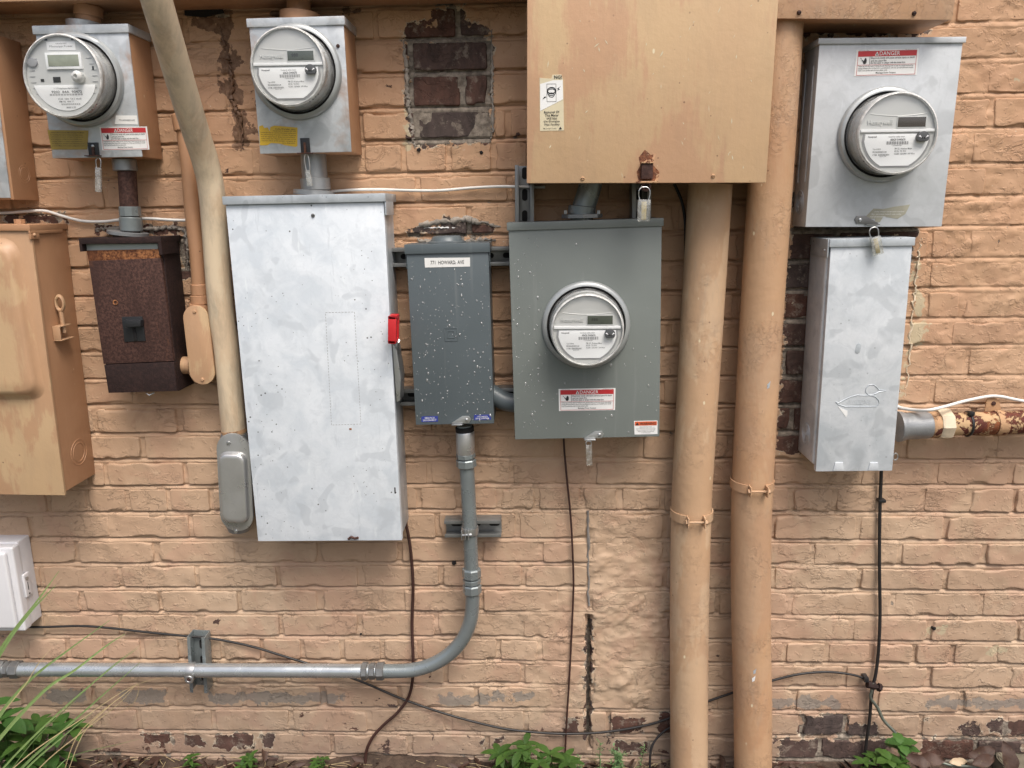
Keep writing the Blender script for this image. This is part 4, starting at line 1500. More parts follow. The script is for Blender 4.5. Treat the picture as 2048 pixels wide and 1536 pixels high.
# 2
t = boxthing("meter_socket", "galvanized meter box with torn bright yellow sticker, standing above the big grey disconnect", "meter box", [(493, 38), (687, 34), (704, 305), (522, 306)], 0.112, "meter socket boxes")
enclosure(t, MT["tanside"], MT["galvsock"], 0.017, matcap=MT["galvsock"])
o, fn = plate(t, "yellow_sticker", [(518, 250), (595, 253), (595, 292), (520, 291)], 0.112, MT["yellow2"], pts=[(0, 0), (0.2, 0.02), (0.3, 0.13), (0.55, 0.1), (0.66, 0.03), (0.95, -0.05), (1, 0.0), (1, 0.95), (0.4, 1.0), (0.3, 0.93), (0.27, 0.72), (0.22, 0.9), (0.14, 0.86), (0.09, 1.0), (0, 0.93)])
layer(t, "lettering", fn, 0, MT["ink"], o, lambda bm, f: [addtext(bm, s_, f, b_, 0.002) for s_, b_ in (
    ("CAUTION: this", (0.42, 0.80, 0.95, 0.87)), ("equipment is sealed. Do not", (0.36, 0.70, 0.96, 0.77)), ("break the seal or remove the meter unless you", (0.04, 0.60, 0.96, 0.67)), ("are authorized by the power company. Tampering", (0.04, 0.50, 0.96, 0.57)),
    ("with this equipment is dangerous and unlawful", (0.04, 0.40, 0.94, 0.47)), ("under state law. Report any damage to the", (0.04, 0.30, 0.96, 0.37)), ("nearest office of the power company at", (0.05, 0.20, 0.95, 0.27)), ("once. Keep away.", (0.60, 0.10, 0.94, 0.17)))])
cc = t.l(611, 291, 0.112)
bm = nb()
bx(bm, cc.x - 0.0105, cc.x + 0.0105, -0.1155, -0.112, cc.z - 0.016, cc.z + 0.016, 0.001)
hp = t.part("hasp_recess", bm, MT["blackplastic"])
bm = nb()
bx(bm, cc.x - 0.0025, cc.x + 0.0025, -0.119, -0.1152, cc.z - 0.018, cc.z + 0.006, 0.0008)
bx(bm, cc.x - 0.016, cc.x + 0.016, -0.130, -0.112, cc.z - 0.0185, cc.z - 0.0165, 0.0005)
t.part("hasp_tongue", bm, MT["rust"], hp)
screw(t, t.l(676, 92, 0.112), 0.004, MT["rust"])
meter("electric meter with green display above a torn yellow sticker", (594, 145), (575, 133), 0.0885, 0.079, 0.112, 0.18, lcdmat="lcd")
seal("long clear seal dangling beside the grey nipple above the big disconnect", (612, 308), (620, 372), 10, 0.118, 0.5, core=False)

# 3: the sage grey meter pan in the middle
t = boxthing("meter_socket", "sage grey meter box wet with rain, below the big tan panel", "meter box", [(1014, 444), (1323, 439), (1321, 873), (1031, 879)], 0.13, "meter socket boxes")
t3 = t
enclosure(t, MT["enamellight"], MT["enamellight"], 0.017)
danger(t, [(1117, 778), (1231, 776), (1230, 820), (1118, 822)], 0.13)
o, fn = plate(t, "warning_sticker", [(1268, 842), (1315, 841), (1315, 868), (1269, 869)], 0.13, MT["white"])
layer(t, "orange_band", fn, 0, MT["orange"], o, lambda bm, f: addquad(bm, f, (0.03, 0.66, 0.97, 0.96)))
layer(t, "lettering", fn, 0.0003, MT["ink"], o, lambda bm, f: (addtext(bm, "WARNING", f, (0.24, 0.70, 0.93, 0.90), 0.02), bm.faces.new([bm.verts.new(f(*p)) for p in ((0.06, 0.70), (0.20, 0.70), (0.13, 0.92))]), addtext(bm, "SHOCK OR ARC FLASH", f, (0.24, 0.52, 0.76, 0.59)), addtext(bm, "turn off power before working", f, (0.08, 0.41, 0.9, 0.49)),
      addtext(bm, "Do not remove meter under load.", f, (0.1, 0.30, 0.9, 0.38)), addtext(bm, "Failure to follow can cause death", f, (0.16, 0.19, 0.84, 0.27)), addtext(bm, "or serious injury.", f, (0.3, 0.08, 0.7, 0.16))))
latch(t, 1187, 873, 0.13, MT["steel"], 0.040)
rain(t, -t.W / 2 + 0.005, t.W / 2 - 0.005, 0.01, t.H - 0.03, 210, lambda x, z: 0.9 if x < -t3.W * 0.28 else (0.28 if z < t3.H * 0.6 else 0.06))
meter("electric meter on the sage grey box, its round cover beaded with rain", (1172, 650), (1175, 661), 0.0900, 0.0795, 0.13, 0.205, lcdmat="lcd")
seal("slender clear seal below the sage grey meter box", (1177, 882), (1179, 930), 13, 0.138, 0.16, core=False)

# 4: right
t = boxthing("meter_socket", "tall pale grey meter box at the upper right with danger sticker above its meter", "meter box", [(1640, 76), (1927, 77), (1885, 451), (1609, 456)], 0.095, "meter socket boxes")
t4 = t
enclosure(t, MT["galvclean"], MT["galvclean"], 0.011, over=0.005)
danger(t, [(1713, 100), (1838, 97), (1833, 150), (1708, 153)], 0.095)
o, fn = plate(t, "torn_label", [(1738, 409), (1820, 409), (1811, 441), (1725, 441)], 0.095, MT["glue"] if "glue" in MT else MT["gold"], pts=[(0, 0.1), (0.15, 0.75), (0.4, 0.72), (0.6, 0.85), (1, 1), (0.95, 0.4), (0.8, 0.1), (0.45, 0.25), (0.42, -0.1), (0.3, -0.12), (0.28, 0.12)])
layer(t, "lettering", fn, 0, MT["white"], o, lambda bm, f: (addtext(bm, "utility meter equipment installed", f, (0.2, 0.5, 0.9, 0.6)), addtext(bm, "for service rated use only", f, (0.15, 0.34, 0.85, 0.44)), addtext(bm, "read all instructions", f, (0.14, 0.2, 0.5, 0.29))))
latch(t, 1733, 444, 0.095, MT["darksteel"], 0.046, flip=-1)
sx0 = -t.W / 2 + 0.0005
knockout(t, (sx0 - 0.0005, -0.045, 0.055), MT["galvclean"], 0.026, 'x', 4)
for yy in (-0.02, -0.07):
    bm = nb()
    bx(bm, sx0 - 0.0012, sx0 + 0.001, yy - 0.001, yy + 0.001, 0.1, t.H - 0.05, 0.0004)
    t.part("side_rib", bm, MT["galvclean"])
bm = nb()
p0 = t.l(1757, 390, 0.095)
for (a, b_, c_, d_) in ((-0.032, 0.032, -0.0075, -0.0068), (-0.032, 0.032, 0.0068, 0.0075), (-0.032, -0.0312, -0.0068, 0.0068), (0.0312, 0.032, -0.0068, 0.0068)):
    bx(bm, p0.x + a, p0.x + b_, -0.0955, -0.095, p0.z + c_, p0.z + d_)
t.part("embossed_frame", bm, MT["galvclean"])
meter("electric meter on the upper right box with a dark brown display", (1768, 270), (1796, 267), 0.0905, 0.083, 0.095, 0.17, lcdmat="lcdbrown")
seal("clear seal on a steel loop under the upper right meter box", (1746, 455), (1757, 509), 20, 0.140, 0.34)

# ------------------------------------------------------------------ big galvanized disconnect
t = boxthing("disconnect_switch", "tall galvanized disconnect box with a red handle and speckled bright door", "disconnect switch", [(449, 391), (767, 391), (803, 1078), (517, 1085)], 0.13)
td = t
W, H = t.W, t.H
bm = nb()
bx(bm, -W / 2 + 0.003, W / 2 - 0.003, -0.128, 0.0, 0.004, H - 0.002, 0.002)
t.part("enclosure_body", bm, MT["galvcap"], smooth=30)
bm = nb()
bx(bm, -W / 2, W / 2, -0.13, -0.1285, 0, H - 0.0185, 0.0007)
bx(bm, -W / 2, -W / 2 + 0.002, -0.1285, -0.112, 0, H - 0.02)
bx(bm, W / 2 - 0.002, W / 2, -0.1285, -0.112, 0, H - 0.02)
dr = t.part("door", bm, MT["galvdoor"], smooth=30)
bm = nb()
bx(bm, -W / 2 - 0.004, W / 2 + 0.006, -0.137, -0.0, H - 0.017, H + 0.0015, 0.0015)
bx(bm, W / 2 + 0.0022, W / 2 + 0.006, -0.134, -0.04, H - 0.047, H - 0.0165, 0.001)
t.part("top_cap", bm, MT["galvcap"], smooth=30)
# bottom hem, knock-outs of the door plate: an outlined slot panel of the door
bm = nb()
q = [t.l(*p, 0.13) for p in ((651, 625), (709, 624), (722, 848), (663, 850))]
pth = [Vector((p.x, -0.1303, p.z)) for p in q]
for a, b_ in zip(pth, pth[1:] + pth[:1]):
    nseg = max(3, int((b_ - a).length / 0.007))
    for i in range(nseg):
        u, v = a.lerp(b_, i / nseg), a.lerp(b_, (i + 0.62) / nseg)
        dd = (v - u).normalized().cross(Vector((0, 1, 0))) * 0.0005
        bm.faces.new([bm.verts.new(u - dd), bm.verts.new(v - dd), bm.verts.new(v + dd), bm.verts.new(u + dd)])
bmesh.ops.recalc_face_normals(bm, faces=bm.faces)
t.part("dotted_outline", bm, MT["knobline"], dr, smooth=None)
p = t.l(626, 431, 0.13)
screw(t, p, 0.0045, MT["darksteel"])
p = t.l(790, 981, 0.13)
bm = nb()
bx(bm, p.x - 0.0016, p.x + 0.0016, -0.1305, -0.129, p.z - 0.008, p.z + 0.008, 0.0004)
t.part("key_slot", bm, MT["black"], dr)
p = t.l(707, 1074, 0.13)
bm = nb()
tube(bm, [(p.x - 0.012, -0.133, p.z - 0.004), (p.x - 0.004, -0.136, p.z + 0.003), (p.x + 0.004, -0.134, p.z - 0.002), (p.x + 0.013, -0.137, p.z + 0.001)], 0.0032, 7)
t.part("rusty_catch", bm, MT["rust"])
p = t.l(701, 858, 0.13)
bm = nb()
bx(bm, p.x - 0.003, p.x + 0.003, -0.1308, -0.1298, p.z - 0.002, p.z + 0.002)
t.part("rust_spot", bm, MT["rustorange"], dr)
# handle on the right flank
bm = nb()
a, b_ = t.l(783, 692, 0.10), t.l(795, 800, 0.10)
xs_ = W / 2 + 0.001
prism(bm, [(xs_, a.z + 0.01), (xs_ + 0.010, a.z), (xs_ + 0.017, a.z - 0.07), (xs_ + 0.012, b_.z + 0.004), (xs_ + 0.003, b_.z)], -0.125, -0.072, 0.003)
hm = t.part("handle_housing", bm, MT["steel"])
ga, gb = t.l(782, 630, 0.165), t.l(793, 685, 0.165)
bm = nb()
cx_, cz_ = (ga.x + gb.x) / 2 + 0.001, (ga.z + gb.z) / 2
hh = (ga.z - gb.z) / 2
for (y0, y1, z0, z1) in ((-0.186, -0.174, -hh, hh), (-0.186, -0.140, hh - 0.009, hh), (-0.186, -0.140, -hh, -hh + 0.009), (-0.149, -0.140, -hh, hh)):
    bx(bm, cx_ - 0.011, cx_ + 0.008, y0, y1, cz_ + z0, cz_ + z1, 0.0025)
bmesh.ops.rotate(bm, verts=bm.verts, cent=(cx_, 0, cz_), matrix=Matrix.Rotation(0.06, 3, 'Y'))
t.part("red_grip", bm, MT["redplastic"])
bm = nb()
tube(bm, [(cx_ + 0.004, -0.15, cz_ - hh + 0.002), (xs_ + 0.010, -0.12, cz_ - hh - 0.02), (xs_ + 0.008, -0.10, a.z - 0.03)], 0.005, 10)
t.part("handle_lever", bm, MT["steel"])

# ------------------------------------------------------------------ dark grey breaker box
t = boxthing("breaker_box", "narrow blue-grey breaker box with a street address label, covered in raindrops", "breaker box", [(808, 489), (978, 487), (988, 847), (834, 850)], 0.105)
tb = t
enclosure(t, MT["enameldark"], MT["enameldark"], 0.021)
for s_ in (-1, 1):
    bm = nb()
    bx(bm, s_ * (t.W / 2 + 0.0012) - 0.001, s_ * (t.W / 2 + 0.0012) + 0.001, -0.100, -0.085, t.H - 0.055, t.H - 0.02, 0.0006)
    t.part("cap_tab", bm, MT["enameldark"])
bm = nb()
lathe(bm, [(0.046, 0), (0.046, 0.003), (0.038, 0.006), (0.034, 0.014), (0.030, 0.017), (0.0001, 0.018)], c=(-0.006, -0.052, t.H), axis='z')
t.part("top_hub", bm, MT["enameldark"], smooth=40)
o, fn = plate(t, "address_label", [(849, 516), (940, 515), (940, 533), (850, 535)], 0.105, MT["white"])
layer(t, "lettering", fn, 0, MT["ink"], o, lambda bm, f: addtext(bm, "771  HOWARD  AVE", f, (0.13, 0.30, 0.87, 0.70), 0.008))
for quad, l1, l2 in (([(843, 833), (876, 832), (876, 843), (843, 844)], "SERVICE", "DISCONNECT"), ([(948, 830), (982, 829), (982, 839), (948, 840)], "DESCONEXI\u00d3N", "DE ACOMETIDA")):
    o, fn = plate(t, "blue_label", quad, 0.105, MT["blue"])
    layer(t, "lettering", fn, 0, MT["white"], o, lambda bm, f: (addtext(bm, l1, f, (0.2, 0.55, 0.8, 0.85), 0.006), addtext(bm, l2, f, (0.1, 0.15, 0.9, 0.45), 0.006)))
p = t.l(902, 669, 0.105)
bm = nb()
for r_, w_ in ((0.0155, 0.0012), (0.0085, 0.0012)):
    for (x0, x1, z0, z1) in ((-r_, r_, r_ - w_, r_), (-r_, r_, -r_, -r_ + w_), (-r_, -r_ + w_, -r_ + w_, r_ - w_), (r_ - w_, r_, -r_ + w_, r_ - w_)):
        bx(bm, p.x + x0, p.x + x1, -0.1062, -0.1050, p.z + z0, p.z + z1, 0.0004)
t.part("embossed_emblem", bm, MT["enameldark"])
latch(t, 922, 843, 0.105, MT["steel"], 0.040)
rain(t, -t.W / 2 + 0.004, t.W / 2 - 0.004, 0.006, t.H - 0.03, 290)

# ------------------------------------------------------------------ lower right galvanized box
t = boxthing("junction_box", "narrow mottled galvanized box with a bird emblem, under the upper right meter", "junction box", [(1660, 478), (1826, 476), (1785, 942), (1634, 943)], 0.125)
W, H = t.W, t.H
bm = nb()
bx(bm, -W / 2 - 0.004, W / 2 - 0.001, -0.112, 0.0, 0.012, H - 0.003, 0.009, 3)
t.part("enclosure_body", bm, MT["galvlow"], smooth=40)
bm = nb()
bx(bm, -W / 2, W / 2, -0.125, -0.110, 0.0, H - 0.017, 0.0022)
fc_ = t.part("front_cover", bm, MT["galvlow"], smooth=35)
bm = nb()
bx(bm, -W / 2 - 0.0045, W / 2 + 0.003, -0.130, -0.0, H - 0.0175, H + 0.001, 0.0015)
bx(bm, -W / 2 - 0.0075, -W / 2 - 0.0045, -0.126, -0.02, H - 0.040, H + 0.0005, 0.0008)
t.part("top_cap", bm, MT["galvcap"], smooth=30)
bm = nb()
bmesh.ops.create_icosphere(bm, subdivisions=2, radius=0.003, matrix=Matrix.Translation((-W / 2 - 0.0078, -0.108, H - 0.025)))
t.part("cap_screw", bm, MT["steel"])
knockout(t, (-W / 2 - 0.0045, -0.055, 0.075), MT["galvlow"], 0.027, 'x', 4)
bm = nb()
p = t.l(1790, 914, 0.12)
torus(bm, (p.x + 0.002, -0.118, p.z), 0.0075, 0.0016, 'y', 20, 6, 0.75, 1.1)
t.part("padlock_tab", bm, MT["steel"])
for px in (1677, 1747):
    p = t.l(px, 933, 0.125)
    bm = nb()
    prism(bm, [(p.x - 0.013, 0.002), (p.x + 0.013, 0.002), (p.x + 0.009, p.z + 0.010), (p.x - 0.009, p.z + 0.010)], -0.1275, -0.1248, 0.001)
    t.part("cover_notch", bm, MT["galvlow"])
# the raised bird outline
duck = [(1671, 803), (1676, 809), (1690, 813), (1753, 813), (1758, 806), (1757, 800), (1750, 793), (1740, 791), (1737, 790), (1731, 784), (1732, 776), (1738, 770), (1746, 769), (1752, 773), (1757, 779), (1772, 781), (1757, 784), (1750, 788), (1742, 790), (1728, 791), (1715, 790), (1700, 794), (1688, 800), (1676, 806), (1671, 803)]
bm = nb()
tube(bm, [(q.x, -0.1252, q.z) for q in (t.l(*p_, 0.125) for p_ in duck)], 0.0010, 6)
t.part("bird_emblem", bm, MT["galvcap"])
bm = nb()
f2 = quadfn(t, [(1700, 799), (1743, 799), (1742, 809), (1698, 809)], 0.1258)
addtext(bm, "VISCONT", lambda s, u: f2(s, u, 0), (0, 0, 1, 1), 0.01)
t.part("lettering", bm, MT["galvlow"], smooth=None)
bm = nb()
plate(t, "white_flake", [(1676, 813), (1694, 817), (1697, 834), (1686, 834)], 0.125, MT["white"], pts=[(0, 1), (0.6, 0.8), (1, 0.75), (0.9, 0.3), (0.75, 0.1), (0.5, 0), (0.3, 0.35)])
bm.free()
bm = nb()
pp = t.l(1716, 697, 0.125)
prism(bm, rot2(capsule2d(0.024, 0.012), -0.15, pp.x, pp.z), -0.1256, -0.1245, 0.0003)
t.part("worn_spot", bm, MT["galvcap"], fc_)

# ------------------------------------------------------------------ rusty enclosure on the left
t = boxthing("breaker_box", "heavily rusted dark brown breaker box with a black toggle switch", "breaker box", [(163, 474), (322, 477), (353, 783), (217, 786)], 0.095)
W, H = t.W, t.H
bm = nb()
bx(bm, -W / 2 + 0.004, W / 2, -0.085, 0.0, 0.0, H - 0.003, 0.0015)
t.part("enclosure_body", bm, MT["rustdark"], smooth=30)
bm = nb()
bx(bm, -W / 2 - 0.010, W / 2 + 0.006, -0.104, 0.0, H - 0.013, H + 0.001, 0.001)
bx(bm, -W / 2 - 0.010, -W / 2 - 0.004, -0.104, -0.06, H - 0.030, H - 0.0125)
bx(bm, W / 2 - 0.002, W / 2 + 0.006, -0.104, -0.02, H - 0.040, H - 0.0125)
t.part("top_cap", bm, MT["rustdark"], smooth=30)


def slab(name, quad, d0, d1, mat, bev=0.001, par=None, tt=None):
    tt = tt or t
    q = [tt.l(x, y, d1) for x, y in quad]
    bm = nb()
    prism(bm, [(v.x, v.z) for v in q], -d1, -d0, bev)
    return tt.part(name, bm, mat, par, smooth=30)


slab("door_plate", [(177, 522), (322, 516), (347, 722), (207, 728)], 0.08, 0.094, MT["rust"])
slab("lower_flap", [(208, 730), (348, 724), (354, 782), (217, 786)], 0.08, 0.0965, MT["rustdark"])
slab("bare_strip", [(172, 488), (315, 487), (316, 500), (174, 503)], 0.084, 0.0875, MT["steelblue"] if "steelblue" in MT else MT["galvcap"])
slab("flaking_strip", [(173, 501), (317, 498), (321, 520), (177, 524)], 0.084, 0.0915, MT["rustorange"])
sw = slab("switch_plate", [(243, 634), (284, 633), (291, 682), (249, 684)], 0.09, 0.0965, MT["blackplastic"])
slab("toggle", [(246, 641), (281, 641), (281, 653), (249, 655)], 0.096, 0.112, MT["blackplastic"], 0.002, sw)
slab("switch_rib", [(264, 656), (270, 656), (274, 681), (268, 682)], 0.096, 0.0985, MT["black"], 0.0005, sw)
p = t.l(231, 605, 0.094)
bm = nb()
torus(bm, (p.x, -0.0945, p.z), 0.0048, 0.0016, 'y', 18, 6)
t.part("rust_ring", bm, MT["rustorange"])
bm = nb()
p = t.l(300, 786, 0.09)
tube(bm, [(p.x - 0.010, -0.09, p.z), (p.x, -0.094, p.z - 0.005), (p.x + 0.011, -0.09, p.z + 0.001)], 0.0018, 6)
t.part("wire_stub", bm, MT["steel"])

# ------------------------------------------------------------------ large painted cabinet at the left edge
t = boxthing("electrical_cabinet", "large tan painted cabinet with a bulging door and a ring bolt on its side", "electrical cabinet", [(-215, 449), (56, 450), (130, 993), (-120, 985)], 0.145)
W, H = t.W, t.H
bm = nb()
bx(bm, -W / 2, W / 2 - 0.001, -0.138, 0.0, 0.006, H - 0.004, 0.002)
t.part("cabinet_body", bm, MT["tanside"], smooth=30)
bm = nb()
bx(bm, -W / 2, W / 2 + 0.002, -0.145, -0.1375, 0.0, H - 0.012, 0.001)
t.part("door", bm, MT["tanbox"], smooth=30)
bm = nb()
bx(bm, -W / 2, W / 2 + 0.004, -0.150, -0.0, H - 0.013, H + 0.001, 0.0015)
bx(bm, W / 2 - 0.0008, W / 2 + 0.0042, -0.150, -0.025, H - 0.020, H - 0.0125, 0.001)
bx(bm, W / 2 - 0.0008, W / 2 + 0.0042, -0.150, -0.118, H - 0.032, H - 0.0195, 0.001)
t.part("top_cap", bm, MT["tanside"], smooth=30)
bm = nb()
bmesh.ops.create_icosphere(bm, subdivisions=2, radius=0.004, matrix=Matrix.Translation((W / 2 + 0.0045, -0.137, H - 0.022)))
t.part("cap_rivet", bm, MT["tanbox"])
q = [t.l(x, y, 0.16) for x, y in ((-160, 488), (20, 490), (76, 790), (-130, 790))]
bm = nb()
ol = []
pc = [(v.x, v.z) for v in q]
for i, (x, z) in enumerate(pc):
    px_, pn_ = pc[i - 1], pc[(i + 1) % 4]
    v0 = Vector((px_[0] - x, px_[1] - z)).normalized() * 0.038
    v1 = Vector((pn_[0] - x, pn_[1] - z)).normalized() * 0.038
    for k in range(7):
        s_ = k / 6
        ol.append(((1 - s_) ** 2 * (x + v0.x) + 2 * s_ * (1 - s_) * x + s_ ** 2 * (x + v1.x), (1 - s_) ** 2 * (z + v0.y) + 2 * s_ * (1 - s_) * z + s_ ** 2 * (z + v1.y)))
cxm, czm = sum(a[0] for a in ol) / len(ol), sum(a[1] for a in ol) / len(ol)
rings = []
for s_, y_ in ((1.09, -0.1448), (1.04, -0.1485), (1.0, -0.158), (0.97, -0.1635), (0.93, -0.166), (0.80, -0.1665)):
    rings.append([bm.verts.new((cxm + (x - cxm) * s_, y_, czm + (z - czm) * s_)) for x, z in ol])
for a, b_ in zip(rings, rings[1:]):
    for i in range(len(ol)):
        bm.faces.new([a[i], a[(i + 1) % len(ol)], b_[(i + 1) % len(ol)], b_[i]])
bm.faces.new(rings[-1])
bmesh.ops.recalc_face_normals(bm, faces=bm.faces)
t.part("bulged_panel", bm, MT["tanbox"], smooth=60)
knockout(t, (W / 2 - 0.0006, -0.062, 0.085), MT["tanside"], 0.033, 'x', 2)
bm = nb()
xx = W / 2
zz = t.l(130, 660, 0.145).z
bx(bm, xx, xx + 0.018, -0.108, -0.104, zz - 0.030, zz + 0.002, 0.001)
bx(bm, xx, xx + 0.020, -0.108, -0.062, zz + 0.0, zz + 0.003, 0.001)
bx(bm, xx, xx + 0.020, -0.108, -0.055, zz - 0.033, zz - 0.030, 0.001)
t.part("hasp_bracket", bm, MT["tanbox"])
bm = nb()
torus(bm, (xx + 0.012, -0.085, zz + 0.055), 0.017, 0.0052, 'y', 24, 8, 0.55, 1.0)
tube(bm, [(xx + 0.012, -0.085, zz + 0.036), (xx + 0.014, -0.085, zz - 0.016)], 0.0050, 10)
t.part("ring_bolt", bm, MT["tanbox"])
bm = nb()
tube(bm, [(-0.02 + W / 2 - 0.05, -0.07, H), (-0.02 + W / 2 - 0.05, -0.07, H + 0.012)], 0.012, 8)
t.part("hub_nut", bm, MT["tanside"])

# box at the left edge above it
t = boxthing("junction_box", "tan painted junction box cut by the left edge of the photo, above the large cabinet", "junction box", [(-190, 66), (-14, 66), (28, 397), (-150, 400)], 0.095)
W, H = t.W, t.H
bm = nb()
bx(bm, -W / 2, W / 2, -0.095, 0.0, 0.0, H, 0.0025)
t.part("enclosure_body", bm, MT["tanside"], smooth=30)
bm = nb()
bx(bm, -W / 2 + 0.002, W / 2 - 0.006, -0.098, -0.0945, 0.004, H - 0.004, 0.001)
t.part("front_cover", bm, MT["galvsock"], smooth=30)
knockout(t, (W / 2 - 0.0004, -0.045, 0.06), MT["tanside"], 0.020, 'x', 2)

# ------------------------------------------------------------------ grey-white plastic service box, lower left
t = boxthing("utility_box", "pale grey plastic utility box with a side clasp at the lower left edge", "utility box", [(-120, 1096), (18, 1095), (46, 1262), (-95, 1266)], 0.085)
W, H = t.W, t.H
bm = nb()
bx(bm, -W / 2, W / 2 - 0.001, -0.05, 0.0, 0.0, H, 0.004, 3)
t.part("box_base", bm, MT["nid"], smooth=40)
bm = nb()
bx(bm, -W / 2 - 0.002, W / 2 + 0.002, -0.078, -0.0485, -0.002, H - 0.004, 0.006, 4)
lid = t.part("lid", bm, MT["nid"], smooth=40)
bm = nb()
bx(bm, -W / 2 + 0.012, W / 2 - 0.012, -0.090, -0.076, 0.012, H - 0.014, 0.009, 4)
t.part("raised_lid_panel", bm, MT["nid"], lid, smooth=40)
bm = nb()
zc_ = H * 0.48
bx(bm, W / 2 + 0.0015, W / 2 + 0.0075, -0.060, -0.036, zc_ - 0.030, zc_ + 0.036, 0.003, 3)
bx(bm, W / 2 - 0.001, W / 2 + 0.004, -0.048, -0.030, zc_ - 0.036, zc_ + 0.022, 0.002)
cl = t.part("clasp", bm, MT["nid"], smooth=40)
bm = nb()
tube(bm, [(W / 2 + 0.0070, -0.050, zc_ + 0.022), (W / 2 + 0.0092, -0.051, zc_ + 0.022)], 0.0052, 14)
t.part("clasp_screw", bm, MT["steel"], cl)
bm = nb()
bx(bm, W / 2 + 0.0070, W / 2 + 0.0079, -0.0495, -0.047, zc_ - 0.012, zc_ + 0.010)
tube(bm, [(W / 2 + 0.0070, -0.047, zc_ - 0.023), (W / 2 + 0.0080, -0.047, zc_ - 0.023)], 0.0026, 10)
t.part("clasp_slot", bm, MT["black"], cl)

# ------------------------------------------------------------------ big tan panel, top centre
t = boxthing("panel_cabinet", "large tan and yellowish painted cabinet at top centre with a rusty hasp", "electrical cabinet", [(1050, -230), (1574, -220), (1531, 361), (1058, 371)], 0.215)
W, H = t.W, t.H
tp = t
bm = nb()
bx(bm, -W / 2 + 0.002, W / 2 - 0.002, -0.205, 0.0, 0.004, H, 0.002)
t.part("cabinet_body", bm, MT["tanside"], smooth=30)
bm = nb()
bx(bm, -W / 2, W / 2, -0.215, -0.2055, 0.0, H, 0.0022)
t.part("cover_panel", bm, MT["tanpanel"], smooth=30)
for px, py in ((1165, 357), (1426, 352)):
    screw(t, t.l(px, py, 0.215), 0.0042, MT["rusttan"])
o, fn = plate(t, "warning_label", [(1079, 150), (1126, 149), (1128, 261), (1080, 262)], 0.215, MT["cream"] if "cream" in MT else MT["white"], pts=[(0, 0), (1, 0), (1, 0.9), (0.94, 1.0), (0.55, 1.0), (0.5, 0.93), (0.0, 0.95)])
layer(t, "white_field", fn, 0, MT["white"], o, lambda bm, f: bm.faces.new([bm.verts.new(f(*p_)) for p_ in ((0.02, 0.36), (0.98, 0.56), (0.98, 0.90), (0.58, 0.90), (0.02, 0.84))]))


def warn(bm, f):
    addtext(bm, "NG!", f, (0.62, 0.925, 0.95, 0.985), 0.02)
    for i, (s_, w_) in enumerate((("Removal Of", 0.64), ("This Meter", 0.58), ("Will Not", 0.44), ("De-Energize", 0.66), ("This Facility", 0.66))):
        addtext(bm, s_, f, (0.5 - w_ / 2, 0.315 - i * 0.057, 0.5 + w_ / 2, 0.358 - i * 0.057), 0.014)
    addtext(bm, "Mississippi Power", f, (0.14, 0.03, 0.70, 0.052), 0.002)
    bm.faces.new([bm.verts.new(f(*p_)) for p_ in ((0.78, 0.025), (0.92, 0.025), (0.85, 0.07))])
    for pts in (((0.10, 0.56), (0.30, 0.61), (0.22, 0.615), (0.33, 0.65), (0.16, 0.60), (0.24, 0.595)), ((0.66, 0.70), (0.86, 0.74), (0.80, 0.755), (0.92, 0.80), (0.74, 0.75), (0.80, 0.735))):
        bm.faces.new([bm.verts.new(f(*p_)) for p_ in pts])
    for (a, b_, c_, d_) in ((0.30, 0.52, 0.315, 0.84), (0.685, 0.52, 0.70, 0.84), (0.315, 0.52, 0.685, 0.526), (0.315, 0.834, 0.685, 0.84)):
        addquad(bm, f, (a, b_, c_, d_))
    for rx, cz_, th in ((0.19, 0.72, 0.02), (0.19, 0.69, 0.012), (0.13, 0.64, 0.012)):
        ring = []
        for k in range(20):
            a = 2 * PI * k / 20
            ring.append((0.5 + rx * math.cos(a), cz_ + rx * 0.34 * math.sin(a), 0.5 + (rx - th * 2) * math.cos(a), cz_ + (rx * 0.34 - th) * math.sin(a)))
        vs = [(bm.verts.new(f(r_[0], r_[1])), bm.verts.new(f(r_[2], r_[3]))) for r_ in ring]
        for k in range(20):
            a, b_ = vs[k], vs[(k + 1) % 20]
            bm.faces.new([a[0], b_[0], b_[1], a[1]])


layer(t, "lettering", fn, 0.0004, MT["ink"], o, warn)
plate(t, "rust_stain", [(1268, 296), (1322, 296), (1324, 364), (1266, 364)], 0.215, MT["rustorange2"], pts=[(0.2, 0.0), (0.12, 0.3), (0.25, 0.5), (0.18, 0.72), (0.4, 0.95), (0.62, 0.8), (0.8, 0.82), (0.7, 0.5), (0.92, 0.3), (0.85, 0.0)])
rc = random.Random(4)
bm = nb()
for i in range(44):
    q = t.l(rc.uniform(1085, 1520), rc.uniform(5, 350), 0.2153)
    a, l_, w_ = rc.choice([1.2, 1.9, 0.9, 1.57]) + rc.uniform(-0.3, 0.3), rc.uniform(0.002, 0.008), rc.uniform(0.0005, 0.0013)
    ux, uz = math.cos(a) * l_, math.sin(a) * l_
    vx, vz = -math.sin(a) * w_, math.cos(a) * w_
    bm.faces.new([bm.verts.new((q.x + x, -0.2154, q.z + z)) for x, z in ((-ux, -uz), (vx, vz), (ux, uz), (-vx, -vz))])
bmesh.ops.recalc_face_normals(bm, faces=bm.faces)
t.part("paint_scratches", bm, MT["cream"], smooth=None, kind="stuff")
c0 = t.l(1293, 345, 0.215)
bm = nb()
bx(bm, c0.x - 0.012, c0.x + 0.012, -0.226, -0.214, c0.z - 0.014, c0.z + 0.020, 0.002)
hs = t.part("rusty_hasp", bm, MT["rust"])
bm = nb()
bx(bm, c0.x - 0.013, c0.x + 0.013, -0.229, -0.214, c0.z + 0.018, c0.z + 0.021, 0.001)
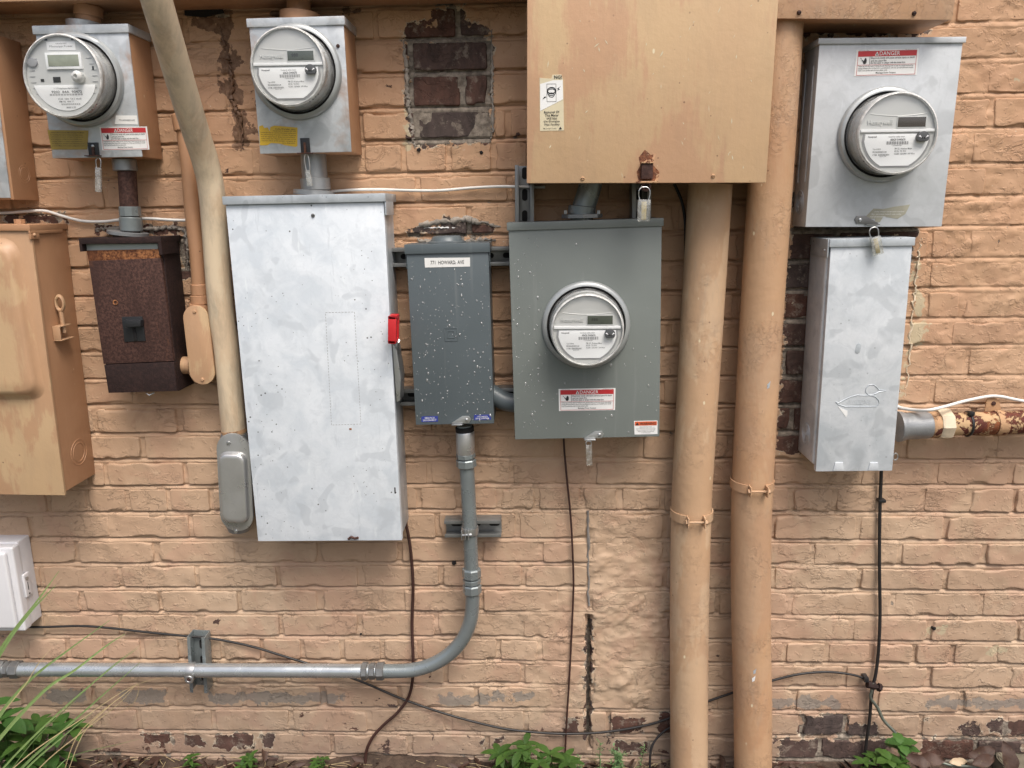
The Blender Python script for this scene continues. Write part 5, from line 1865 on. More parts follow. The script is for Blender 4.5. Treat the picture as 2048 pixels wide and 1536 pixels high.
bx(bm, c0.x - 0.021, c0.x + 0.021, -0.232, -0.214, c0.z - 0.022, c0.z - 0.018, 0.001)
t.part("hasp_flange", bm, MT["rusttan"], hs)
bm = nb()
torus(bm, (c0.x - 0.001, -0.224, c0.z - 0.029), 0.008, 0.003, 'y', 16, 6)
t.part("hasp_eye", bm, MT["rust"], hs)
seal("clear padlock seal on a wire loop hanging from the rusty hasp", (1289, 374), (1287, 443), 25, 0.23, 0.36)

# ------------------------------------------------------------------ wireways under the eaves
pa, pb = at(-150, 34, 0), at(1052, 4, 0)
ang = math.atan2(pb.z - pa.z, pb.x - pa.x)
t = Thing("wireway_trough", "long tan painted wiring trough along the upper left edge above the meters", "wiring trough", (pa.x, 0, pa.z), -ang, "wiring troughs along the top of the wall")
bm = nb()
LL = (pb - pa).length
bx(bm, -0.6, LL, -0.122, 0.0, 0.0, 0.14, 0.002)
t.part("trough_body", bm, MT["tanside"], smooth=30)
bm = nb()
bx(bm, -0.6, LL + 0.003, -0.128, -0.1225, -0.004, 0.145, 0.0015)
t.part("trough_cover", bm, MT["tanbox"], smooth=30)
pa, pb = at(1440, 36, 0.14), at(1905, 40, 0.14)
ang = math.atan2(pb.z - pa.z, pb.x - pa.x)
t = Thing("wireway_trough", "tan painted wiring trough at the upper right with two screws showing", "wiring trough", (pa.x, 0, pa.z), -ang, "wiring troughs along the top of the wall")
LL = (pb - pa).length
bm = nb()
bx(bm, 0, LL - 0.002, -0.136, 0.0, 0.001, 0.14, 0.002)
t.part("trough_body", bm, MT["tanside"], smooth=30)
bm = nb()
bx(bm, 0, LL, -0.14, -0.1365, 0.0, 0.142, 0.0015)
t.part("trough_cover", bm, MT["tanbox2"] if "tanbox2" in MT else MT["tanpipe2"], smooth=30)
for px, py in ((1598, 25), (1828, 27)):
    q = t.l(px, py, 0.14)
    screw(t, q, 0.0045, MT["rust"], h=0.0045)


# ------------------------------------------------------------------ conduits
def run(name, label, cat, pts, r, mat, seg=28, n=10, group=None, part="pipe", rad=None, smooth=50):
    """pts: (px, py, depth of the axis)"""
    W_ = [at(*p) for p in pts]
    o = min(W_, key=lambda v: v.z)
    t = Thing(name, label, cat, (o.x, 0, o.z), 0, group)
    P = smoothpath([w_ - t.org for w_ in W_], n)
    bm = nb()
    tube(bm, P, r, seg, rad=rad)
    t.part(part, bm, mat, smooth=smooth)
    t.P = P
    return t


def collar(t, name, a, b, r, mat, seg=28, par=None, prof=None):
    """a straight sleeve from a to b (photograph px, px, depth); prof: (fraction, radius factor)"""
    A, B = at(*a) - t.org, at(*b) - t.org
    prof = prof or [(0, 0.93), (0.06, 1), (0.94, 1), (1, 0.93)]
    bm = nb()
    tube(bm, [A.lerp(B, f_) for f_, _ in prof], r, seg, rad=[r * k for _, k in prof])
    return t.part(name, bm, mat, par, smooth=32)


def strap(t, c, r, mat, wide=0.022, dirz=(0, 1)):
    """a two-piece pipe strap whose ears meet in front"""
    bm = nb()
    c = Vector(c)
    n_ = 40
    a0, a1 = -PI / 2 + 0.42, 3 * PI / 2 - 0.42
    ro, ri = r + 0.0035, r + 0.0005
    O, I = [], []
    for i in range(n_ + 1):
        a = a0 + (a1 - a0) * i / n_
        for rr, L in ((ro, O), (ri, I)):
            L.append([bm.verts.new((c.x + rr * math.cos(a), c.y + rr * math.sin(a), c.z + s_ * wide / 2)) for s_ in (-1, 1)])
    for i in range(n_):
        bm.faces.new([O[i][0], O[i + 1][0], O[i + 1][1], O[i][1]])
        bm.faces.new([I[i][1], I[i + 1][1], I[i + 1][0], I[i][0]])
        for k in (0, 1):
            bm.faces.new([O[i][k], O[i + 1][k], I[i + 1][k], I[i][k]])
    for L in (0, n_):
        bm.faces.new([O[L][0], O[L][1], I[L][1], I[L][0]])
    e = r * math.sin(0.42)
    for s_ in (-1, 1):
        bx(bm, c.x + s_ * e - 0.0016, c.x + s_ * e + 0.0016, c.y - r - 0.020, c.y - r * math.cos(0.42) + 0.001, c.z - wide * 0.62, c.z + wide * 0.55, 0.001)
    bmesh.ops.recalc_face_normals(bm, faces=bm.faces)
    o = t.part("pipe_strap", bm, mat, smooth=40)
    bm = nb()
    tube(bm, [(c.x - e - 0.004, c.y - r - 0.012, c.z), (c.x + e + 0.004, c.y - r - 0.012, c.z)], 0.003, 8)
    for s_ in (-1, 1):
        tube(bm, [(c.x + s_ * (e + 0.0015), c.y - r - 0.012, c.z), (c.x + s_ * (e + 0.006), c.y - r - 0.012, c.z)], 0.0062, 6)
    t.part("strap_bolt", bm, mat, o, smooth=40)
    return o


# the two big painted pipes in the centre
t = run("conduit_pipe", "thick tan painted pipe running from the big panel to the ground, left of the pair", "pipe", [(1421, 368, 0.075), (1418, 410, 0.075), (1403, 660, 0.075), (1388, 912, 0.075), (1383, 1010, 0.072), (1379, 1200, 0.07), (1378, 1380, 0.07), (1378, 1575, 0.07)], 0.0495, MT["tanpipe"], 40, 8, "thick tan painted pipes")
q = at(1383, 1026, 0.072) - t.org
strap(t, q, 0.0495, MT["tanpipe"])
t = run("conduit_pipe", "thick orange-tan painted pipe rising behind the panel edge to the upper trough", "pipe", [(1560, 42, 0.075), (1553, 160, 0.075), (1540, 370, 0.075), (1519, 700, 0.075), (1506, 950, 0.075), (1502, 1060, 0.073), (1502, 1250, 0.07), (1505, 1400, 0.07), (1506, 1575, 0.07)], 0.0495, MT["tanpipe2"], 40, 8, "thick tan painted pipes")
q = at(1504, 966, 0.075) - t.org
strap(t, q, 0.0495, MT["tanpipe2"])
for (px, py, s_) in ((1537, 770, 0.8), (1510, 1345, 0.7), (1508, 1360, 0.8)):
    q = at(px, py, 0.1245) - t.org
    o_ = [(q.x + random.uniform(-0.004, 0.004) * s_, q.z + z_ * s_) for z_ in (0.013, 0.006, -0.004, -0.012)]
    bm = nb()
    pts = [(q.x - 0.003 * s_, q.z - 0.012 * s_), (q.x + 0.004 * s_, q.z - 0.008 * s_), (q.x + 0.006 * s_, q.z + 0.012 * s_), (q.x + 0.001, q.z + 0.006 * s_), (q.x - 0.004 * s_, q.z + 0.001)]
    vs = []
    for x_, z_ in pts:
        # lie on the round pipe
        k = min(t.P, key=lambda v: abs(v.z - z_))
        dx_ = x_ - k.x
        vs.append(bm.verts.new((x_, k.y - math.sqrt(max(1e-6, 0.0499 ** 2 - dx_ * dx_)), z_)))
    bm.faces.new(vs)
    t.part("paint_chip", bm, MT["white"] if py > 1350 else MT["galvcap"], smooth=None)

# weathered bent pipe on the left with its fitting
t = run("bent_conduit", "weathered cream pipe leaning across the top left, ending in a bare metal fitting", "pipe", [(296, -60, 0.335), (313, 0, 0.31), (338, 85, 0.26), (362, 167, 0.205), (391, 262, 0.14), (411, 325, 0.10), (425, 400, 0.078), (440, 600, 0.068), (454, 710, 0.062), (468, 868, 0.055)], 0.0295, MT["bendpipe"], 36, 8)
collar(t, "rusty_ring", (467, 858, 0.055), (468.5, 866, 0.055), 0.0302, MT["rusttan"])
t = Thing("conduit_fitting", "bare aluminium conduit fitting with an oval cover beside the big disconnect", "conduit fitting", at(478, 1070, 0.0), 0, "oval conduit fittings")
A = at(468.5, 866, 0.055) - t.org
B = at(478, 1060, 0.055) - t.org
ang = math.atan2(-(A - B).x, (A - B).z)
bm = nb()
tube(bm, [A, A.lerp(B, 0.04), A.lerp(B, 0.1), A.lerp(B, 0.2), A.lerp(B, 0.9), B], 0.033, 28, rad=[0.031, 0.034, 0.034, 0.036, 0.036, 0.026])
t.part("fitting_body", bm, MT["castgrey"], smooth=40)
cc = (at(459 + 11, 966, 0.094) - t.org)
L_ = (at(457, 874, 0.094) - at(481, 1069, 0.094)).length
bm = nb()
prism(bm, rot2(capsule2d(L_, 0.084), ang, cc.x, cc.z), -0.0945, -0.088, 0.001)
cv = t.part("oval_cover", bm, MT["castlight"], smooth=35)
cc2 = at(468, 976, 0.1) - t.org
bm = nb()
ro = []
hw, hl, rc = 0.0335, 0.0915, 0.02
for sx_, sz_, a0 in ((1, 1, 0), (-1, 1, PI / 2), (-1, -1, PI), (1, -1, 1.5 * PI)):
    for a in np.linspace(a0, a0 + PI / 2, 6):
        ro.append((sx_ * (hw - rc) + rc * math.cos(a), sz_ * (hl - rc) + rc * math.sin(a)))
rings = []
for s_, y_ in ((1.05, -0.0943), (1.01, -0.0965), (0.985, -0.104), (0.94, -0.1075), (0.88, -0.109), (0.7, -0.1094)):
    pts = rot2([(x * (1 - (1 - s_) * 1.0), z * (1 - (1 - s_) * 0.45)) for x, z in ro], ang, cc2.x, cc2.z)
    rings.append([bm.verts.new((x, y_, z)) for x, z in pts])
for a, b_ in zip(rings, rings[1:]):
    for i in range(len(ro)):
        bm.faces.new([a[i], a[(i + 1) % len(ro)], b_[(i + 1) % len(ro)], b_[i]])
bm.faces.new(rings[-1])
bmesh.ops.recalc_face_normals(bm, faces=bm.faces)
bs = t.part("raised_boss", bm, MT["castlight"], cv, smooth=50)
bm = nb()


def turned(s, u):
    x, z = -(u - 0.5) * 0.012, (s - 0.5) * 0.075
    x, z = rot2([(x, z)], ang, cc2.x, cc2.z)[0]
    return Vector((x + 0.0, -0.1101, z - 0.006))


addtext(bm, "APPLETON", turned, (0, 0, 1, 1), 0.01)
addtext(bm, "2", turned, (1.16, 0.0, 1.26, 1), 0.01)
addtext(bm, "2", turned, (-0.28, 0.0, -0.18, 1), 0.01)
t.part("lettering", bm, MT["castletters"], cv, smooth=None)
for p_ in ((457, 886), (472, 1063)):
    q = at(*p_, 0.0945) - t.org
    screw(t, q, 0.0052, MT["steel"], cv)

# painted conduit with a painted fitting, next to the rusty box
t = run("conduit_pipe", "slim tan painted conduit behind the leaning cream pipe", "pipe", [(366, 180, 0.045), (370, 262, 0.045), (378, 333, 0.045), (386, 430, 0.045), (396, 520, 0.045), (401, 604, 0.045)], 0.0185, MT["tanside"], 28, 8)
collar(t, "pipe_coupling", (363, 228, 0.045), (369, 262, 0.045), 0.023, MT["tanside"])
collar(t, "threaded_ring", (399, 568, 0.045), (401, 590, 0.045), 0.0215, MT["tanside"])
collar(t, "threaded_ring", (400, 590, 0.045), (402, 608, 0.045), 0.0235, MT["tanside"])
t = Thing("conduit_fitting", "tan painted conduit fitting with an oval cover beside the rusted breaker box", "conduit fitting", at(400, 765, 0.0), 0, "oval conduit fittings")
A, B = at(399, 608, 0.05) - t.org, at(402, 762, 0.05) - t.org
ang = math.atan2(-(at(389, 612, 0.08) - at(407, 770, 0.08)).x, (at(389, 612, 0.08) - at(407, 770, 0.08)).z)
bm = nb()
tube(bm, [A, A.lerp(B, 0.08), A.lerp(B, 0.9), B], 0.026, 24, rad=[0.024, 0.028, 0.028, 0.018])
t.part("fitting_body", bm, MT["tanside"], smooth=40)
cc = at(398, 691, 0.082) - t.org
L_ = (at(389, 612, 0.082) - at(407, 770, 0.082)).length
bm = nb()
prism(bm, rot2(capsule2d(L_, 0.062), ang, cc.x, cc.z), -0.083, -0.076, 0.0018)
cv = t.part("oval_cover", bm, MT["tanbox"], smooth=35)
for p_ in ((389, 623), (405, 759)):
    screw(t, at(*p_, 0.083) - t.org, 0.0045, MT["tanbox"], cv)
bm = nb()
tube(bm, [at(384, 730, 0.045) - t.org, at(352, 731, 0.045) - t.org], 0.022, 20)
t.part("side_nipple", bm, MT["tanbox"], smooth=40)

# nipples above and below the left meter boxes
t = run("conduit_nipple", "painted nipple joining the upper trough to the leftmost meter box", "pipe", [(176, 2, 0.055), (177, 44, 0.055)], 0.026, MT["tanside"], 28, 2)
collar(t, "nipple_coupling", (177, 12, 0.055), (177, 34, 0.055), 0.030, MT["tanside"])
collar(t, "hub_flange", (167, 43, 0.055), (168, 64, 0.055), 0.036, MT["galvsock"])
t = run("conduit_nipple", "painted nipple joining the upper trough to the second meter box", "pipe", [(597, -12, 0.055), (598, 32, 0.055)], 0.026, MT["tanside"], 28, 2)
collar(t, "hub_flange", (600, 25, 0.06), (600, 48, 0.06), 0.044, MT["tanside"])
t = run("conduit_nipple", "rusty brown pipe between the leftmost meter box and the rusted breaker box", "pipe", [(250, 312, 0.05), (254, 345, 0.05), (260, 440, 0.05), (262, 470, 0.05)], 0.0205, MT["rust"], 28, 4)
collar(t, "grey_coupling", (248, 318, 0.05), (251, 342, 0.05), 0.027, MT["castgrey"])
collar(t, "grey_coupling", (259, 413, 0.05), (261, 433, 0.05), 0.0245, MT["greypvc"], 10)
collar(t, "grey_coupling", (261, 434, 0.05), (263, 462, 0.05), 0.0255, MT["greypvc"])
collar(t, "hub_flange", (256, 463, 0.05), (256, 470, 0.05), 0.046, MT["castgrey"])
t = run("conduit_nipple", "thick grey nipple between the second meter box and the big disconnect", "pipe", [(626, 303, 0.06), (629, 345, 0.06), (632, 386, 0.06)], 0.029, MT["castgrey"], 30, 4)
collar(t, "grey_coupling", (630, 356, 0.06), (632, 381, 0.06), 0.034, MT["castgrey"])
collar(t, "hub_flange", (628, 380, 0.06), (628, 390, 0.06), 0.047, MT["castgrey"])

# grey nipple between the big panel and the sage box
t = run("conduit_nipple", "leaning dark grey conduit between the big tan panel and the sage meter box", "pipe", [(1183, 355, 0.08), (1177, 385, 0.08), (1164, 424, 0.08), (1163, 440, 0.08)], 0.0265, MT["greypvc"], 30, 6)
collar(t, "conduit_hub", (1165, 412, 0.08), (1163, 430, 0.08), 0.032, MT["greypvc"])
collar(t, "hub_flange", (1164, 428, 0.085), (1164, 436, 0.085), 0.047, MT["castgrey"], 8)
for dx in (-33, 33):
    q = at(1164 + dx, 428, 0.11) - t.org
    bm = nb()
    tube(bm, [q, q + Vector((0, 0, 0.008))], 0.0038, 6)
    t.part("flange_bolt", bm, MT["steel"])

# vertical conduit under the breaker box with the elbow and the long horizontal run
t = Thing("conduit_run", "grey metal conduit dropping from the breaker box and turning left along the wall", "conduit", at(740, 1345, 0.0), 0)
D = 0.062
pts = [(929, 850, D), (932, 905, D), (939, 1040, D), (943, 1140, D)]
bm = nb()
tube(bm, smoothpath([at(*p) - t.org for p in pts], 4), 0.0185, 28)
t.part("vertical_pipe", bm, MT["greypvc"], smooth=50)
pts = [(943, 1160, D), (945, 1200, D), (941, 1240, D), (926, 1277, D), (900, 1307, D), (864, 1329, D), (825, 1340, D), (785, 1342, D), (755, 1342, D)]
bm = nb()
tube(bm, smoothpath([at(*p) - t.org for p in pts], 6), 0.0185, 28)
t.part("elbow", bm, MT["greypvc2"] if "greypvc2" in MT else MT["greypvc"], smooth=50)
pts = [(757, 1342, D), (560, 1341, D), (300, 1340, D), (-160, 1338, D)]
bm = nb()
tube(bm, [at(*p) - t.org for p in pts], 0.0187, 30)
t.part("horizontal_pipe", bm, MT["emt"], smooth=50)
collar(t, "chrome_sleeve", (930, 862, D), (931, 908, D), 0.0235, MT["castlight"])
collar(t, "black_gasket", (929, 853, D), (930, 863, D), 0.0232, MT["black"])
for a, b_, r_ in (((931, 906, D), (932, 916, D), 0.0245), ((932, 918, D), (933, 934, D), 0.0255), ((943, 1136, D), (943.5, 1155, D), 0.0245), ((943.5, 1157, D), (944, 1166, D), 0.0235), ((944, 1168, D), (944.5, 1186, D), 0.0245),
                  ((724, 1342, D), (736, 1342, D), 0.0245), ((739, 1342, D), (751, 1342, D), 0.0225), ((753, 1342, D), (769, 1342, D), 0.0245),
                  ((-14, 1338, D), (10, 1338, D), 0.0245), ((12, 1338, D), (22, 1338, D), 0.0225), ((24, 1338.5, D), (41, 1339, D), 0.0245)):
    collar(t, "compression_nut", a, b_, r_, MT["darksteel"] if a[0] < 800 else MT["greypvc"], 8, prof=[(0, 0.9), (0.12, 1), (0.88, 1), (1, 0.9)])

# flexible elbow between breaker box and sage box
run("flexible_conduit", "short black flexible conduit behind the breaker box and the sage meter box", "conduit", [(965, 778, 0.05), (988, 790, 0.05), (1012, 803, 0.055), (1045, 808, 0.06)], 0.0235, MT["enameldark"], 24, 6)


# ------------------------------------------------------------------ strut channels
def strut(label, a, b, wpx, depth=0.035, holes=True, group="metal strut channels", mat="steel2"):
    """a, b: ends of the centre line in the photograph"""
    A, B = at(*a, depth), at(*b, depth)
    A.y = B.y = 0
    L = (B - A).length
    horiz = abs((B - A).x) > abs((B - A).z)
    w_ = wpx / FPX * (WD - depth)
    org = A if horiz else (A if A.z < B.z else B)
    other = B if org is A else A
    v = other - org
    ang = math.atan2(v.z, v.x) if horiz else math.atan2(v.z, v.x) - PI / 2
    t = Thing("strut_channel", label, "strut", org, -ang, group)

    def P(l0, l1, y0, y1, c0, c1, bm, bev=0.0006):
        if horiz:
            bx(bm, l0, l1, y0, y1, c0, c1, bev)
        else:
            bx(bm, c0, c1, y0, y1, l0, l1, bev)
    bm = nb()
    P(0, L, -0.006, -0.003, -w_ / 2, w_ / 2, bm)
    t.part("back_web", bm, MT[mat])
    for s_ in (-1, 1):
        bm = nb()
        P(0, L, -depth, -0.0055, s_ * (w_ / 2 - 0.0012) - 0.0012, s_ * (w_ / 2 - 0.0012) + 0.0012, bm)
        P(0, L, -depth - 0.0022, -depth + 0.0002, min(s_ * w_ / 2, s_ * (w_ / 2 - 0.009)), max(s_ * w_ / 2, s_ * (w_ / 2 - 0.009)), bm)
        t.part("channel_lip", bm, MT[mat])
    if holes:
        x = 0.028
        while x < L - 0.015:
            bm = nb()
            o2 = capsule2d(0.028, 0.013)
            o2 = [((z, x_) if horiz else (x_, z)) for x_, z in o2]
            c = (x, 0) if horiz else (0, x)
            prism(bm, [(c[0] + p[0], c[1] + p[1]) for p in o2], -0.0068, -0.0055)
            t.part("slot", bm, MT["black"])  # black plate paints the shade of a slot; the web is uncut
            x += 0.05
    return t


MT["steel2"] = simple("strut_steel", (0.25, 0.255, 0.25), 0.4, 0.6, 0.0002, 200, 0.15)
strut("horizontal steel strut behind the top of the breaker box", (785, 515), (1030, 512), 37, 0.040)
strut("horizontal steel strut behind the bottom of the breaker box", (800, 795), (1035, 792), 34, 0.040)
strut("upright steel strut above the left end of the sage meter box", (1049, 500), (1049, 330), 37, 0.05)
strut("upright steel strut in shadow behind the padlock seal", (1283, 500), (1283, 330), 37, 0.05)
t = strut("short horizontal strut clamping the vertical grey conduit", (889, 1058), (1002, 1057), 38, 0.040)
q = t.l(940, 1060, D)
bm = nb()
for i in range(17):
    pass
torus(bm, (0, 0, 0), 0.0205, 0.0022, 'y', 28, 6)
bmesh.ops.rotate(bm, verts=bm.verts, cent=(0, 0, 0), matrix=Matrix.Rotation(PI / 2, 3, 'X'))
bmesh.ops.scale(bm, vec=(1, 1, 5), verts=bm.verts)
bmesh.ops.translate(bm, vec=(q.x, -D, q.z), verts=bm.verts)
cl = t.part("conduit_clamp", bm, MT["steel"])
q = t.l(934, 1070, D + 0.024)
bm = nb()
tube(bm, [(q.x - 0.013, q.y, q.z), (q.x + 0.012, q.y, q.z)], 0.0028, 8)
for dx in (-0.013, -0.004, 0.004):
    bx(bm, q.x + dx - 0.0012, q.x + dx + 0.0012, q.y - 0.006, q.y + 0.008, q.z - 0.012, q.z + 0.014, 0.0008)
t.part("clamp_screw", bm, MT["steel"], cl)
t = strut("short upright strut clamping the horizontal conduit at lower left", (398, 1385), (392, 1274), 40, 0.040, mat="greypvc")
q = t.l(384, 1341, D)
bm = nb()
torus(bm, (0, 0, 0), 0.0208, 0.0022, 'x', 28, 6)
bmesh.ops.scale(bm, vec=(5.5, 1, 1), verts=bm.verts)
bmesh.ops.translate(bm, vec=(q.x, -D, q.z), verts=bm.verts)
cl = t.part("conduit_clamp", bm, MT["steel"])
q = t.l(380, 1353, D + 0.014)
bm = nb()
torus(bm, (q.x, q.y - 0.006, q.z - 0.004), 0.0085, 0.0045, 'y', 20, 6)
bx(bm, q.x - 0.013, q.x + 0.013, q.y - 0.008, q.y - 0.004, q.z + 0.0, q.z + 0.012, 0.001)
t.part("clamp_ear", bm, MT["steel"], cl)
bm = nb()
lathe(bm, [(0.005, 0.0), (0.004, 0.001), (0.0001, 0.001)], c=(q.x, q.y - 0.008, q.z - 0.004), seg=12)
t.part("clamp_bolt", bm, MT["rust"], cl)

# ------------------------------------------------------------------ rusty conduit at the right edge
t = Thing("rusty_conduit", "rusty horizontal conduit with flaking tan paint at the right edge", "conduit", at(1900, 868, 0.0), 0)
D2 = 0.055
bm = nb()
tube(bm, [at(1880, 849, D2) - t.org, at(1960, 847, D2) - t.org, at(2160, 840, D2) - t.org], 0.0285, 32)
t.part("pipe", bm, MT["rustpipe"], smooth=50)
collar(t, "grey_connector", (1795, 853, D2), (1859, 850, D2), 0.034, MT["castgrey"], prof=[(0, 1.12), (0.12, 1.08), (0.24, 0.97), (0.92, 0.97), (1, 0.9)])
collar(t, "painted_ring", (1857, 850, D2), (1880, 849, D2), 0.0325, MT["rusttan"], prof=[(0, 0.95), (0.1, 1), (0.8, 1), (1, 0.92)])
collar(t, "painted_nut", (1873, 848, D2), (1898, 847.5, D2), 0.0385, MT["creampaint"] if "creampaint" in MT else MT["rusttan"], 8, prof=[(0, 0.93), (0.15, 1), (0.85, 1), (1, 0.93)])
q = at(1934, 848, D2) - t.org
bm = nb()
torus(bm, (0, 0, 0), 0.0300, 0.0020, 'x', 32, 6)
bmesh.ops.scale(bm, vec=(1.5, 1, 1), verts=bm.verts)
bmesh.ops.translate(bm, vec=q, verts=bm.verts)
bx(bm, q.x - 0.008, q.x + 0.004, q.y - 0.022, q.y - 0.008, q.z + 0.026, q.z + 0.036, 0.0015)
t.part("cable_tie", bm, MT["blackplastic"])
q = at(1997, 846, D2) - t.org
bm = nb()
torus(bm, (0, 0, 0), 0.0298, 0.0020, 'x', 32, 6)
bmesh.ops.scale(bm, vec=(7.0, 1, 1), verts=bm.verts)
bmesh.ops.translate(bm, vec=q, verts=bm.verts)
prism(bm, [(q.x - 0.022, q.z + 0.022), (q.x + 0.018, q.z + 0.024), (q.x + 0.010, q.z + 0.050), (q.x - 0.002, q.z + 0.058), (q.x - 0.020, q.z + 0.055)], -0.030, -0.027, 0.0005)
prism(bm, [(q.x - 0.020, q.z - 0.020), (q.x + 0.014, q.z - 0.020), (q.x + 0.008, q.z - 0.045), (q.x - 0.012, q.z - 0.045)], -0.016, -0.012, 0.0005)
sp_ = t.part("pipe_strap", bm, MT["rusttan"])
screw(t, (q.x - 0.003, -0.030, q.z + 0.043), 0.0055, MT["rust"], sp_)


# ------------------------------------------------------------------ cables
def cable(name, label, pts, r, mat, n=8, group=None):
    W_ = [at(*p) for p in pts]
    o = min(W_, key=lambda v: v.z)
    t = Thing(name, label, "cable", (o.x, 0, o.z), 0, group)
    bm = nb()
    tube(bm, smoothpath([w_ - t.org for w_ in W_], n), r, 8)
    t.part("cable_jacket", bm, MT[mat], smooth=60)
    return t


cable("cable", "white cable sagging across the wall above the rusted breaker box", [(-40, 426, 0.01), (10, 426, 0.01), (50, 423, 0.01), (90, 422, 0.012), (125, 432, 0.012), (165, 442, 0.012), (210, 443, 0.014), (235, 440, 0.018), (290, 437, 0.012), (345, 440, 0.012), (400, 441, 0.01)], 0.0036, "whitecable")
cable("cable", "thin white cable running from the big disconnect to the tan panel", [(655, 384, 0.015), (700, 380, 0.012), (760, 379, 0.012), (820, 381, 0.012), (880, 381, 0.012), (940, 376, 0.012), (1000, 373, 0.012), (1050, 374, 0.012), (1090, 374, 0.012)], 0.0034, "whitecable")
cable("cable", "white cable lying over the rusty conduit at the right", [(1786, 806, 0.02), (1800, 815, 0.03), (1830, 820, 0.06), (1858, 820, 0.09), (1890, 813, 0.085), (1930, 802, 0.06), (1975, 793, 0.035), (2000, 793, 0.034), (2030, 799, 0.036), (2100, 812, 0.04)], 0.0040, "whitecable")
cable("cable", "brown cable hanging from the big disconnect down to the ground", [(800, 1020, 0.03), (812, 1050, 0.02), (821, 1100, 0.012), (826, 1170, 0.012), (824, 1250, 0.012), (826, 1310, 0.02), (826, 1350, 0.02), (818, 1392, 0.012), (795, 1425, 0.012), (765, 1452, 0.012), (742, 1480, 0.014), (731, 1515, 0.018), (735, 1575, 0.03)], 0.0043, "browncable")
cable("cable", "thin dark red wire hanging straight down below the sage meter box", [(1127, 870, 0.02), (1129, 905, 0.012), (1134, 960, 0.012), (1141, 1030, 0.012), (1145, 1100, 0.012), (1147, 1170, 0.012), (1144, 1250, 0.012), (1139, 1350, 0.012), (1134, 1430, 0.012), (1131, 1490, 0.012), (1130, 1545, 0.014)], 0.0027, "browncable")
cable("cable", "dark cable descending from the bird emblem box to the clamp", [(1763, 930, 0.02), (1762, 960, 0.012), (1760, 1010, 0.012), (1759, 1080, 0.012), (1759, 1150, 0.012), (1760, 1230, 0.012), (1757, 1300, 0.012), (1752, 1345, 0.012), (1747, 1368, 0.013), (1742, 1400, 0.012), (1739, 1440, 0.012), (1731, 1500, 0.014), (1728, 1560, 0.016)], 0.0045, "blackcable")
cable("cable", "thin dark cable slanting from the plastic box under the long conduit to the pipes", [(30, 1254, 0.012), (90, 1254, 0.012), (160, 1252, 0.012), (220, 1256, 0.012), (290, 1264, 0.012), (370, 1272, 0.014), (430, 1278, 0.012), (500, 1292, 0.012), (570, 1313, 0.012), (640, 1335, 0.012), (720, 1362, 0.012), (800, 1396, 0.012), (880, 1424, 0.012), (950, 1444, 0.012), (1020, 1459, 0.012), (1110, 1467, 0.012), (1200, 1465, 0.012), (1290, 1451, 0.012), (1350, 1432, 0.012), (1410, 1405, 0.012), (1455, 1389, 0.012), (1500, 1374, 0.012), (1545, 1361, 0.012), (1600, 1348, 0.012), (1660, 1344, 0.012), (1715, 1352, 0.012), (1742, 1366, 0.012)], 0.0033, "blackcable")
cable("cable", "thin dark cable curving out of the shadow behind the big tan panel", [(1340, 350, 0.02), (1352, 375, 0.016), (1364, 405, 0.014), (1370, 440, 0.012), (1371, 470, 0.012), (1371, 520, 0.012)], 0.0035, "blackcable")
cable("cable", "short dark cable looping up from the weeds beside the left thick pipe", [(1300, 1560, 0.05), (1300, 1520, 0.04), (1305, 1490, 0.03), (1325, 1465, 0.02), (1350, 1450, 0.014)], 0.0033, "blackcable")
MT["greenwire"] = simple("weathered_copper_wire", (0.13, 0.145, 0.12), 0.42, 0.4, var=0.3)
cable("ground_wire", "stiff greenish ground wire bending away from the clamp into the leaves", [(1745, 1366, 0.022), (1743, 1382, 0.022), (1741, 1396, 0.022), (1755, 1415, 0.022), (1767, 1440, 0.025), (1790, 1465, 0.035), (1805, 1490, 0.045), (1820, 1510, 0.055), (1840, 1518, 0.06), (1870, 1521, 0.07), (1900, 1530, 0.08), (1935, 1533, 0.09), (1960, 1537, 0.10)], 0.0042, "greenwire")
t = Thing("ground_clamp", "small dark ground clamp where the wires meet low on the right wall", "clamp", at(1746, 1378, 0.0), 0)
c = t.l(1744, 1370, 0.018)
bm = nb()
tube(bm, [(c.x - 0.014, -0.020, c.z + 0.003), (c.x + 0.008, -0.020, c.z - 0.002)], 0.010, 8)
t.part("clamp_jaw", bm, MT["rustdark"])
bm = nb()
tube(bm, [(c.x + 0.004, -0.022, c.z - 0.001), (c.x + 0.024, -0.022, c.z - 0.006)], 0.006, 6)
tube(bm, [(c.x + 0.014, -0.022, c.z - 0.003), (c.x + 0.022, -0.022, c.z - 0.006)], 0.011, 6)
t.part("clamp_bolt", bm, MT["rustdark"])
t = Thing("cable_clip", "tiny black clip nailed to the wall just above the ground clamp", "clip", at(1731, 1358, 0.0), 0, "cable clips")
bm = nb()
c = t.l(1731, 1357, 0.015)
bx(bm, c.x - 0.006, c.x + 0.006, -0.024, 0.0, c.z - 0.007, c.z + 0.007, 0.002)
t.part("clip_body", bm, MT["blackplastic"])
t = Thing("cable_clip", "tiny black clip holding the dark cable under the bird emblem box", "clip", at(1766, 1002, 0.0), 0, "cable clips")
bm = nb()
c = t.l(1765, 1002, 0.015)
bx(bm, c.x - 0.010, c.x + 0.008, -0.019, 0.0, c.z - 0.004, c.z + 0.004, 0.002)
t.part("clip_body", bm, MT["blackplastic"])


